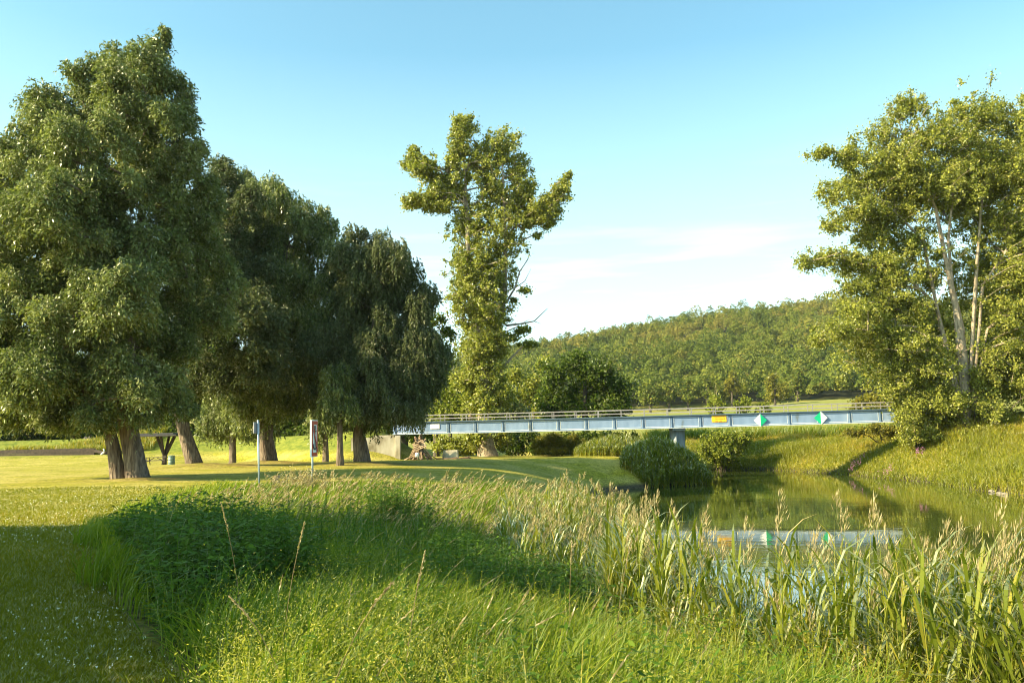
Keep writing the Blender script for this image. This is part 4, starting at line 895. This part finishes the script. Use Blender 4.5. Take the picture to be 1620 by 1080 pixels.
# tall grass of the near bank
x, y = scatter(330000, -.75, .75, 2.6, 39, .45)
sd = water_sd(x, y); k = inpoly(x + 1.3 * (vnoise(x, y, 1.5, 8) - .5), y + 3 * (vnoise(x, y, 2.5, 18) - .5) * (y > 20), HERB) & (sd > .2) & ~(nettle_zone(x, y) & (rng.random(len(x)) < .5)) & (x ** 2 + y ** 2 > 7) & ((y > 15) | (rng.random(len(x)) < .38 + .62 * ss(9, 15, y))); x, y, sd = x[k], y[k], sd[k]; n = len(x)
clmp = vnoise(x, y, .9, 2) * .5 + vnoise(x, y, 2.6, 4) * .5
edgef = np.where((x > -1) & (y < 16), np.clip(.35 + sd / 9, .4, 1), 1)
h = edgef * (.32 + .62 * clmp) * rng.uniform(.6, 1.2, n) * (1 - .25 * (y < 6)); h = h * np.where((x < -2) & (y > 16), .62, 1)
h = h * (1 + .4 * ss(12, 6, y)); w = (.0045 + .00075 * y + rng.random(n) * .004) * (1 + .5 * ss(14, 7, y))
ld = rng.normal(.1, 1.1, n)
V1 = blades(x, y, h, w, rng.uniform(.15, .95, n), ld, tone_patch(x, y, 1.6, n, .22, .42, 1))
x, y = scatter(24000, -.5, .65, 2.9, 19, .45); k = inpoly(x, y, HERB) & (water_sd(x, y) > .8) & ~nettle_zone(x, y); x, y = x[k], y[k]; n = len(x)
V2 = blades(x, y, rng.uniform(.5, 1.15, n) * (.6 + .7 * vnoise(x, y, 1.0, 41)) * np.where(x < -3, .75, 1), rng.uniform(.007, .016, n), rng.uniform(.3, 1.3, n), rng.uniform(0, 6.28, n), np.clip(rng.normal(.5, .3, n), 0, 1), curl=.4)
stuff('tall_grass', 'rough tall grass on the near bank', *merge([V1, V2]), 'grass')
# pale nodding seed heads over the tall grass
x, y = scatter(9000, -.5, .6, 3.2, 38, .1)
k = inpoly(x, y, HERB) & (water_sd(x, y) > .4) & ((y > 21) & (rng.random(len(x)) < .9) | (rng.random(len(x)) < .035)) & ~nettle_zone(x, y) & (x > -9); x, y = x[k], y[k]; n = len(x)
h = rng.uniform(.7, 1.1, n) * np.where((x < -3) & (y > 12), .7, 1); lean = rng.uniform(.2, .7, n); ld = rng.normal(.2, .5, n)
parts = [blades(x, y, h, .004 + .0006 * y, lean, ld, rng.uniform(0, .5, n))]
for t in np.linspace(.84, 1.03, 7):
    P = blade_top(x, y, h, lean, ld, t); A = blade_top(x, y, h, lean, ld, t + .05) - P + rng.normal(0, .012, P.shape)
    parts.append(lv(P, A, rng.normal(size=P.shape), .045 + .0028 * y, (.008 + .0011 * y) * (1.2 - abs(t - .92) * 6), rng.random(n)))
stuff('grass_seed_heads', 'pale feathery seed heads standing over the tall grass', *merge(parts), 'plume')
# nettles and other dark leafy herbs
def leafy(xs, ys, hmin, hmax, leafL, leafW, nl, spread=1.0, t0=.1):
    n = len(xs); h = rng.uniform(hmin, hmax, n); lean = rng.uniform(0, .35, n); ld = rng.uniform(0, 6.28, n)
    parts = [blades(xs, ys, h, np.full(n, .008) + .0004 * ys, lean, ld, rng.uniform(.2, .7, n))]; ct = rng.normal(0, .1, n)
    for i, t in enumerate(np.linspace(t0, .99, nl)):
        for sgn in (0, math.pi):
            a = (i % 2) * math.pi / 2 + ld + sgn + rng.normal(0, .35, n); s = (leafL * (1.1 - .55 * t)) * rng.uniform(.7, 1.2, n) * spread
            ax = np.stack([np.cos(a), np.sin(a), rng.uniform(-.75, .2, n)], -1); ax = unit(ax)
            P = blade_top(xs, ys, h, lean, ld, t) + ax * s[:, None] * .55
            parts.append(lv(P, ax, np.stack([np.cos(a) * .3, np.sin(a) * .3, np.ones(n)], -1) + rng.normal(0, .25, (n, 3)), s, s * leafW / leafL, np.clip(.45 + ct + rng.normal(0, .15, n), 0, 1)))
    return merge(parts)
x = rng.uniform(-9.2, -1.8, 5000); y = rng.uniform(8.5, 19.5, 5000); k = nettle_zone(x, y) & inpoly(x - .3, y, HERB); x, y = x[k], y[k]; dm = ((x + 4.3 + (y - 13) * .25) / 2.6) ** 2 + ((y - 13) / 5) ** 2; dm = np.clip(1.15 - .5 * dm, .55, 1.1) * (.8 + .4 * vnoise(x, y, .8, 3))
V1 = leafy(x, y, .62 * dm, 1.25 * dm, .21, .10, 9)
xz = rng.normal(.3, 1.0, 900); yz = rng.normal(15.5, 1.8, 900); kz = (water_sd(xz, yz) > .8); V0 = leafy(xz[kz], yz[kz], .6, 1.15, .17, .08, 9)
xz = rng.normal(-3.3, .45, 160); yz = rng.normal(24, .5, 160); V00 = leafy(xz, yz, .8, 1.45, .2, .09, 10)
xz = rng.normal(-1.55, .35, 120); yz = rng.normal(5.6, .4, 120); V01 = leafy(xz, yz, .35, .7, .09, .045, 9)
x, y = scatter(6000, -.42, .35, 4.5, 34, .3); k = inpoly(x, y, HERB) & (water_sd(x, y) > 1.5) & (vnoise(x, y, 1.6, 11) > .58) & (y < 24) & ((y > 8.5) | (rng.random(len(x)) < .25)); V2 = leafy(x[k], y[k], .55, 1.2, .12, .055, 10)
stuff('nettles', 'dark green nettles and leafy herbs along the bank', *merge([V1, V2, V0, V00, V01]), 'nettle')
# low yellowish frothy herbs nearest the camera
x, y = scatter(15000, -.45, .6, 3.0, 12, .3); k = inpoly(x, y, HERB) & (water_sd(x, y) > 2.5) & (x > -2.6 + .0 * y) & ~nettle_zone(x, y) & (vnoise(x, y, .9, 21) > .56) & (x < .55 * y + .4); x, y = x[k], y[k]; n = len(x)
h = rng.uniform(.35, .9, n) * (.65 + .6 * vnoise(x, y, 1.1, 6)); parts = []
P0 = np.stack([x, y, ground(x, y) + h], -1)
for i in range(16):
    P = P0 + rng.normal(0, 1, (n, 3)) * [.07, .07, .11]
    parts.append(lv(P, rng.normal(0, 1, (n, 3)) + [0, 0, .5], rng.normal(0, 1, (n, 3)), rng.uniform(.012, .030, n), rng.uniform(.004, .008, n), rng.random(n)))
stuff('yellow_herbs', 'fine yellow-green flowering herbs in the near grass', *merge(parts), 'froth')
x, y = scatter(3000, -.35, .5, 3.2, 12, .3); k = inpoly(x, y, HERB) & (water_sd(x, y) > 2.2) & (x > -2.4) & (vnoise(x, y, 1.3, 31) > .5); V1 = leafy(x[k], y[k], .5, 1.05, .07, .03, 9)
stuff('broad_leaf_herbs', 'light green broad-leaved herbs in the near grass', *V1, 'froth')
# reeds along the water
def reed_bed(x, y, hmin, hmax, wl, plume_p, nleaf=6, wind=.25, ll=.5):
    n = len(x); h = rng.uniform(hmin, hmax, n); lean = rng.uniform(.02, .22, n); ld = rng.normal(0, 1.2, n)
    parts = [blades(x, y, h, .006 + .0005 * y, lean, ld, rng.uniform(.3, .9, n))]
    ct = rng.normal(0, .1, n)
    for i in range(nleaf):
        t = .12 + .75 * i / nleaf + rng.uniform(-.05, .05, n); P = blade_top(x, y, h, lean, ld, t); a = rng.uniform(0, 6.28, n)
        Ls = h * ll * rng.uniform(.6, 1.1, n) * (.55 + .45 * (1 - t)); dv = np.stack([np.cos(a), np.sin(a), np.zeros(n)], -1); sv = np.stack([-np.sin(a), np.cos(a), np.zeros(n)], -1)
        dr_ = rng.uniform(.15, .7, n); V = []
        for tt, wt in ((0, .7), (.4, 1), (.75, .7), (1, .05)):
            q_ = P + dv * (Ls * (.18 * tt + dr_ * tt * tt))[:, None] + np.array([0, 0, 1.]) * (Ls * (tt * .95 - dr_ * .75 * tt ** 2.2))[:, None]
            V += [q_ - sv * (wl * wt / 2 * np.ones(n))[:, None], q_ + sv * (wl * wt / 2 * np.ones(n))[:, None]]
        V = np.stack(V, 1).reshape(-1, 3); b = np.arange(n)[:, None] * 8
        Fc = np.concatenate([b + np.array([[0, 1, 3, 2]]), b + np.array([[2, 3, 5, 4]]), b + np.array([[4, 5, 7, 6]])], 1).reshape(-1, 4)
        parts.append((V, Fc, np.repeat(np.clip(.42 + ct + rng.normal(0, .16, n) + .25 * (i < 2), 0, 1), 3)))
    A_ = merge(parts); pk = rng.random(n) < plume_p; pl = []
    xp, yp, hp, lp, dp = x[pk], y[pk], h[pk], lean[pk], ld[pk]; m_ = len(xp)
    if m_:
        for i in range(46):
            t = rng.uniform(.86, 1.06, m_); P = blade_top(xp, yp, hp, lp, dp, t); a = dp * .0 + rng.uniform(0, 6.28, m_); op = (1.10 - t) * .75
            ax = np.stack([np.cos(a) * op * 2.2 + .25, np.sin(a) * op * 2.2, .9 + 0 * a], -1) + rng.normal(0, .12, (m_, 3)); ax = unit(ax)
            pl.append(lv(P + ax * (.05 + .20 * rng.random(m_) * (1.12 - t) * 4)[:, None], ax, rng.normal(size=(m_, 3)), rng.uniform(.05, .10, m_), .004 + .00052 * yp, rng.random(m_)))
        pl = merge(pl)
    return A_, pl
RA, RP = [], []
def add_reeds(x, y, *a, **k):
    if len(x) == 0: return
    A_, P_ = reed_bed(x, y, *a, **k); RA.append(A_)
    if len(P_): RP.append(P_)
x, y = scatter(15000, -.02, .8, 7.5, 37, .15); sd = water_sd(x, y)
k = (sd > -.5) & (sd < 2.6 + 1.6 * vnoise(x, y, 3, 3)) & (y > 16.5) & (x < 12) & (vnoise(x, y, 1.1, 13) > .30); k &= (x / y < .22) | (rng.random(len(x)) < .28); add_reeds(x[k], y[k], .9, 1.75, .028, .2, nleaf=8)
x, y = scatter(12000, .1, .8, 4.6, 17, .1); sd = water_sd(x, y)
k = (sd > -.45) & (sd < 4.2) & (y <= 17) & (vnoise(x, y, .9, 14) > .42); u_ = x / y; k &= rng.random(len(x)) < np.interp(u_, [.1, .2, .27, .42, .5, .8], [1, .8, .42, .42, .9, 1]); add_reeds(x[k], y[k], 1.0, 2.3, .031, .17)
stuff('reeds', 'tall green reeds along the near waterline', *merge(RA), 'reed'); stuff('reed_plumes', 'golden seed plumes of the tall reeds', *merge(RP), 'plume')
# reed thicket on the spit by the bridge pier
RA, RP = [], []
x = rng.uniform(4.5, 18.5, 14000); y = rng.uniform(72.5, 96, 14000); sd = water_sd(x, y)
dd = ((x - 13.6) / 4.0) ** 2 + ((y - 77.3) / 4.2) ** 2; d2 = ((x - 11) / 5.0) ** 2 + ((y - 86.5) / 5) ** 2
k = (sd > -.5) & (dd < 1.0 + .6 * (vnoise(x, y, 1.6, 4) - .5)); hf = np.clip(1.12 - .62 * dd[k], .3, 1.1); add_reeds(x[k], y[k], 1.7 * hf, 2.6 * hf, .075, 0, nleaf=12, ll=.42)
k = (sd > -.3) & (d2 < 1) & (dd > .9); hf = np.clip(1.1 - .7 * d2[k], .3, 1.1); add_reeds(x[k], y[k], 1.4 * hf, 2.3 * hf, .07, 0, nleaf=8, ll=.6)
stuff('reed_thicket', 'dense green reed thicket on the spit in front of the bridge pier', *merge(RA), 'reed')
# herbs of the right bank and far shore
xb = rng.uniform(12, 80, 420000); yb = rng.uniform(38, 118, 420000); sd = water_sd(xb, yb)
k = (sd > -.2) & (sd < 24) & ((xb > 30) | (yb > 100.5)) & (yb / np.maximum(xb, 1) < 9) & (xb < .66 * yb + 4); xb, yb, sd = xb[k], yb[k], sd[k]; n = len(xb)
hh = (.35 + 1.5 * vnoise(xb, yb, 4.5, 6) ** 1.7) * (.75 + .55 * np.clip(sd / 4, 0, 1)) * rng.uniform(.5, 1.15, n)
tn = np.clip(.12 + .55 * vnoise(xb, yb, 4, 9) + .34 * np.clip((sd - 3) / 9, 0, 1) + rng.normal(0, .13, n), 0, 1)
V1 = blades(xb, yb, hh, .035 + rng.random(n) * .03, rng.uniform(.1, .9, n), rng.uniform(0, 6.28, n), tn)
k = rng.random(n) < .5; P = np.stack([xb[k], yb[k], ground(xb[k], yb[k]) + hh[k] * rng.uniform(.5, 1.05, k.sum())], -1)
V2 = lv(P, rng.normal(0, 1, P.shape), rng.normal(0, .6, P.shape) + [0, 0, 1], rng.uniform(.08, .2, len(P)), rng.uniform(.05, .12, len(P)), tn[k])
stuff('bank_herbs', 'tangled sunlit herbs and grass on the right-hand bank', *merge([V1, V2]), 'bank')
def spikes(cx, cy, n, r, h0, h1, L, W, mat, name, label, m=9):
    x = rng.normal(0, r, n) + cx; y = rng.normal(0, r, n) + cy; pt = []
    for i in range(m):
        P = np.stack([x, y, ground(x, y) + rng.uniform(h0, h1, n)], -1) + rng.normal(0, .04, (n, 3)); pt.append(lv(P, rng.normal(0, 1, (n, 3)) + [0, 0, .8], rng.normal(size=(n, 3)), L, W, rng.random(n)))
    return merge(pt)
pk = []
for px, py in ((1348, 716), (1361, 722), (1285, 722), (1458, 728), (1402, 712)):
    p = at(px, py + 4, 86 if px < 1400 else 78); pk.append(spikes(p.x, p.y, 9, .35, .9, 1.5, .1, .06, 'pink', '', ''))
stuff('pink_loosestrife', 'pink flower spikes among the herbs of the right bank', *merge(pk), 'pink')
xw = rng.uniform(34, 52, 260); yw = rng.uniform(70, 90, 260); k = water_sd(xw, yw) > 6; xw, yw = xw[k], yw[k]
pt = []
for i in range(10):
    P = np.stack([xw, yw, ground(xw, yw) + 1.1], -1) + rng.normal(0, 1, (len(xw), 3)) * [.2, .2, .05]; pt.append(lv(P, rng.normal(0, 1, P.shape) * [1, 1, .2], np.broadcast_to([0, 0, 1.], P.shape) + rng.normal(0, .3, P.shape), .1, .08, rng.random(len(xw))))
stuff('white_umbels', 'whitish flower heads at the top of the right bank', *merge(pt), 'whiteflower')
# maize strip beyond the right bank
xm = rng.uniform(20, 66, 26000); ym = 122 + np.floor(rng.random(26000) * 16) * .8 + rng.normal(0, .06, 26000); n = len(xm)
stuff('maize', 'strip of maize beyond the far bank', *blades(xm, ym, rng.uniform(1.6, 2.9, n), np.full(n, .10), rng.uniform(.1, .7, n), rng.uniform(0, 6.28, n), np.clip(rng.normal(.45, .22, n), 0, 1)), 'maize')
# short grass of the lawn
x, y = scatter(420000, -.72, .45, 4.5, 34, .45); sd = water_sd(x, y); k = ~inpoly(x, y, HERB) & (sd > .3); x, y = x[k], y[k]; n = len(x)
long_ = ((x > -9) & (y > 36) & (y < 44)).astype(float) * .15
h = rng.uniform(.03, .08, n) * (1 - .55 * ss(14, 30, y)) + .07 * (rng.random(n) < .03)
stuff('lawn_grass', 'short mown grass of the riverside lawn', *blades(x, y, h, .004 + .0007 * y, rng.uniform(.2, 1.2, n), rng.uniform(0, 6.28, n), tone_patch(x, y, 3.2, n, .2, .42, 12)), 'lawn')
x, y = scatter(1900, -.72, -.2, 4.8, 28, .5); k = ~inpoly(x, y, HERB) & (vnoise(x, y, 2.0, 15) > .42); x, y = x[k], y[k]; n = len(x); pt = []
s_ = .006 + .0005 * y
for a in range(3):
    P = np.stack([x, y, ground(x, y) + .07 + .02 * rng.random(n)], -1) + rng.normal(0, .004, (n, 3)); pt.append(lv(P, rng.normal(0, 1, (n, 3)), rng.normal(0, .5, (n, 3)) + [0, -.5, 1], s_ * 1.6, s_ * 1.3, rng.random(n)))
stuff('clover_flowers', 'small white clover flowers dotted over the lawn', *merge(pt), 'clover')
# weeds above the low wall at the left
x = rng.uniform(-62, -44, 9000); y = rng.uniform(104.3, 109, 9000); V1 = blades(x, y, rng.uniform(.4, 1.0, 9000), np.full(9000, .06), rng.uniform(.1, .8, 9000), rng.uniform(0, 6.28, 9000), rng.random(9000), z0=.4)
stuff('weeds', 'yellowish weeds growing above the low timber wall', *V1, 'bank')
# dried docks by the anchor sign
x = rng.normal(0, .5, 60) + ground_pt(482, 31.5).x; y = rng.normal(31.3, .25, 60)
h = rng.uniform(.5, 1.0, 60); pt = [blades(x, y, h, np.full(60, .02), rng.uniform(0, .4, 60), rng.uniform(0, 6.28, 60), rng.random(60))]
for i in range(22):
    P = np.stack([x, y, ground(x, y) + h * rng.uniform(.6, 1.02, 60)], -1) + rng.normal(0, .05, (60, 3)); pt.append(lv(P, rng.normal(0, 1, P.shape), rng.normal(0, 1, P.shape), .06, .045, rng.random(60)))
stuff('dried_docks', 'brown dried seed stalks around the foot of the anchor sign', *merge(pt), 'straw')
# single tall stalks standing out of the near grass
def stalk(px, ytop, Y, bend, label, L=.22, fat=.006):
    top = at(px, ytop, Y); b = Vector((top.x - bend * .6, Y, 0)); b.z = gz(b.x, b.y); h = top.z - b.z
    root = empty('grass_stalk', b, label, 'grass stalk', 'single stalks above the near grass')
    P = [Vector((bend * .6 * t ** 2.2, 0, h * t)) for t in np.linspace(0, 1, 9)]
    if abs(bend) > .5: P = [Vector((bend * .6 * t ** 1.6, 0, h * (t * 1.25 - .25 * t ** 3))) for t in np.linspace(0, 1, 9)]
    m = MB(); m.tube(P, [.0025] * 9, 5); m.build('stem', M['straw'], root, smooth=True)
    n = 80; t = rng.uniform(1 - L / max(h, .5), 1.0, n); ii = t * 8; i0 = np.minimum(ii.astype(int), 7); fr = (ii - i0)[:, None]
    Pn = np.array([tuple(p) for p in P]); p = Pn[i0] * (1 - fr) + Pn[i0 + 1] * fr; ax = unit(Pn[i0 + 1] - Pn[i0]) + rng.normal(0, .35, (n, 3))
    link('seed_head', leaves_mesh('seed_head', p + rng.normal(0, fat * .6, (n, 3)), ax, rng.normal(size=(n, 3)), .022, .007, rng.random(n)), M['plume'], root)
for a in ((482, 825, 6.4, .3, 'slender pale seed stalk in front of the nettle bed, right of the golden one'), 
          (673, 870, 5.6, .28, 'reddish seed stalk in the middle of the near grass'),
          (622, 920, 4.6, .8, 'pale stalk arching over to the right in the near grass'), (350, 795, 7.0, -.35, 'golden stalk leaning left in front of the nettles'),
          (362, 942, 5.0, -.8, 'pale stalk arching to the left below the golden one'), 
          (905, 855, 8.5, .1, 'thick whitish seed stalk in the reeds, left one'), (1000, 850, 8.3, .35, 'thick whitish seed stalk in the reeds, slanting right'), (1330, 790, 9, .1, 'tall golden stalk standing over the water gap')):
    stalk(*a)
# dark-leaved dock in the near grass
for i, (px, Y, lab) in enumerate(((700, 3.6, 'dark-leaved dock plant at the bottom edge, middle'), (742, 3.9, 'smaller dark-leaved dock plant just right of its larger neighbour'))):
    b = at(px, 900, Y); b.z = gz(b.x, Y); root = empty('dock_plant', b, lab, 'plant'); n = 46; hh_ = .8 - .1 * i
    m = MB(); m.tube([(0, 0, 0), (.03, 0, hh_ * .5), (-.02, 0, hh_ + .1)], [.008, .006, .003], 6); m.build('stem', M['darkbark'], root, smooth=True)
    t = rng.uniform(.3, 1, n); a = rng.uniform(0, 6.28, n); ax = np.stack([np.cos(a), np.sin(a), rng.uniform(-.6, .3, n)], -1); P = np.stack([0 * t, 0 * t, t * hh_], -1) + ax * .05
    link('leaves', leaves_mesh('leaves', P, ax, np.stack([0 * t, 0 * t, 0 * t + 1], -1) + rng.normal(0, .4, (n, 3)), .075, .035, rng.random(n) * .5), M['nettle'], root)

# ------------------------------------------------------------------ the wood on the hill
def forest():
    protos = []
    for k in range(7):
        n = 190; d = rdir(n); d[:, 2] = np.abs(d[:, 2]) * 1.05 - .25; lob = rdir(7); lob[:, 2] = np.abs(lob[:, 2])
        bump = 1 + (.15 + .08 * (k % 4)) * np.max(np.exp(-((d[:, None] - lob[None]) ** 2).sum(-1) / .18), 1) - .12
        P = d * bump[:, None] * rng.uniform(.88, 1.05, (n, 1)) * ([1, 1, .95] if k % 3 else [.8, .8, 1.25])
        protos.append((P, d * .5 + rng.normal(0, .6, (n, 3)), d + rng.normal(0, .35, (n, 3))))
    pts = []
    Y = 410.0
    while Y < 1010:
        sp = 5.4 + Y * .0026; u = np.arange(-.34, .74, sp / Y) + rng.uniform(0, sp / Y); x = u * Y + rng.normal(0, 3.2, len(u)); yy = Y + rng.normal(0, 3.4, len(u)); pts.append(np.stack([x, yy], -1)); Y += sp * (1.0 + (Y > 800) * .5)
    pts = np.concatenate(pts)
    z = ground(pts[:, 0], pts[:, 1]); A_, B_, C_, T_, S_ = [], [], [], [], []
    ctone = np.clip(.38 + .7 * (vnoise(pts[:, 0], pts[:, 1], 45, 7) - .5) + .22 * ss(520, 760, pts[:, 1]) + rng.normal(0, .2, len(pts)), .02, .98)
    for i, (x_, y_) in enumerate(pts):
        P, A, Nn = protos[i % 7]; r = rng.choice([rng.uniform(2.2, 3.6), rng.uniform(3.6, 5.4), rng.uniform(5.0, 7.2)]); a = rng.uniform(0, 6.28); ca, sa = math.cos(a), math.sin(a); Rm = np.array([[ca, -sa, 0], [sa, ca, 0], [0, 0, 1]])
        hf = rng.uniform(.8, 1.5)
        A_.append((P @ Rm.T) * [r, r, r * hf] + [x_, y_, z[i] + r * .9 * hf + rng.uniform(.5, 5)]); B_.append(A @ Rm.T); C_.append(Nn @ Rm.T); T_.append(np.full(len(P), ctone[i]))
    P = np.concatenate(A_); n = len(P); print('forest crowns', len(pts), 'leaves', n)
    T = np.clip(np.concatenate(T_) + rng.normal(0, .07, n), 0, 1)
    V, Fc, T = lv(P, np.concatenate(B_), np.concatenate(C_), rng.uniform(.95, 1.6, n), rng.uniform(.8, 1.25, n), T)
    stuff('wood_on_the_hill', 'dense mixed wood covering the hill', V, Fc, T, 'hill')
    # pale bare stems showing in the wood
    k = rng.choice(len(pts), 110, replace=False); x_, y_ = pts[k, 0], pts[k, 1]; h = rng.uniform(8, 14, 110)
    stuff('bare_stems', 'pale bare stems standing in the wood on the hill', *blades(np.repeat(x_, 3) + rng.normal(0, 1, 330), np.repeat(y_, 3) - 3, np.repeat(h, 3) * rng.uniform(.7, 1.1, 330), np.full(330, .45), rng.uniform(0, .15, 330), rng.uniform(0, 6.28, 330), rng.random(330), face=np.zeros(330)), 'straw')
forest()
# tree standing left of the camera whose shade falls over the lawn
def shade_tree(label, X, Y, top, lobes, Lf=.3):
    b = Vector((X, Y, gz(X, Y))); root = empty('shade_tree', b, label, 'tree')
    cs = np.array([(X + a, Y + c, b.z + z) for a, c, z, r in lobes]); rs = np.array([(r, r, r * .85) for a, c, z, r in lobes]); CS, RS = [], []
    for c, r in zip(cs, rs):
        k = 26; d = rdir(k); CS.append(c + d * r * rng.uniform(.5, 1, (k, 1))); RS.append(np.full((k, 3), .75))
    CS = np.concatenate(CS); RS = np.concatenate(RS); m = MB(); skeleton(m, [([np.array(b) - [0, 0, .2], np.array(b) + [0, 0, top * .4], np.array(b) + [0, 0, top * .8]], [.4, .3, .1])], CS)
    m.v = [(v[0] - b.x, v[1] - b.y, v[2] - b.z) for v in m.v]; m.build('trunk', M['bark'], root, smooth=True)
    P, A, Nn, T = clump_leaves(CS, RS, 'broad', .24, .15, .3); link('crown', leaves_mesh('crown', P - np.array(b), A, Nn, .24, .15, T), M['broad'], root)
shade_tree('broad tree just outside the left edge whose shade falls on the lawn', -20, 7.0, 13,
           [(0, 0, 9.0, 3.0), (2.2, 1, 7.5, 2.6), (-1.5, 2.5, 7.5, 2.6), (1, 4, 6.5, 2.4), (0, -2.5, 7, 2.6), (2.5, -1.5, 5.5, 2.2), (3, 3, 5, 2.0), (-2, -1, 5.5, 2.4), (1, 6, 5.5, 2.2), (0, 8, 5.5, 2.0), (1, 6.5, 8, 2.6), (1, -5, 6, 2.6), (0, -4, 9, 2.4), (2, -6, 4, 2.2), (2, 0, 4, 2.2), (1, 9, 9, 2.0)])


def haze():
    m, N, L = new_mat('haze_air'); out = N.new('ShaderNodeOutputMaterial'); v = N.new('ShaderNodeVolumePrincipled')
    v.inputs['Color'].default_value = (.8, .88, 1, 1); v.inputs['Density'].default_value = .00005; v.inputs['Anisotropy'].default_value = .2
    L.new(v.outputs[0], out.inputs['Volume'])
    mb = MB(); mb.box((0, 1250, 90), (5200, 3000, 194)); o = mb.build('haze', m); tag(o, 'thin summer haze', None, None, 'stuff')
haze()
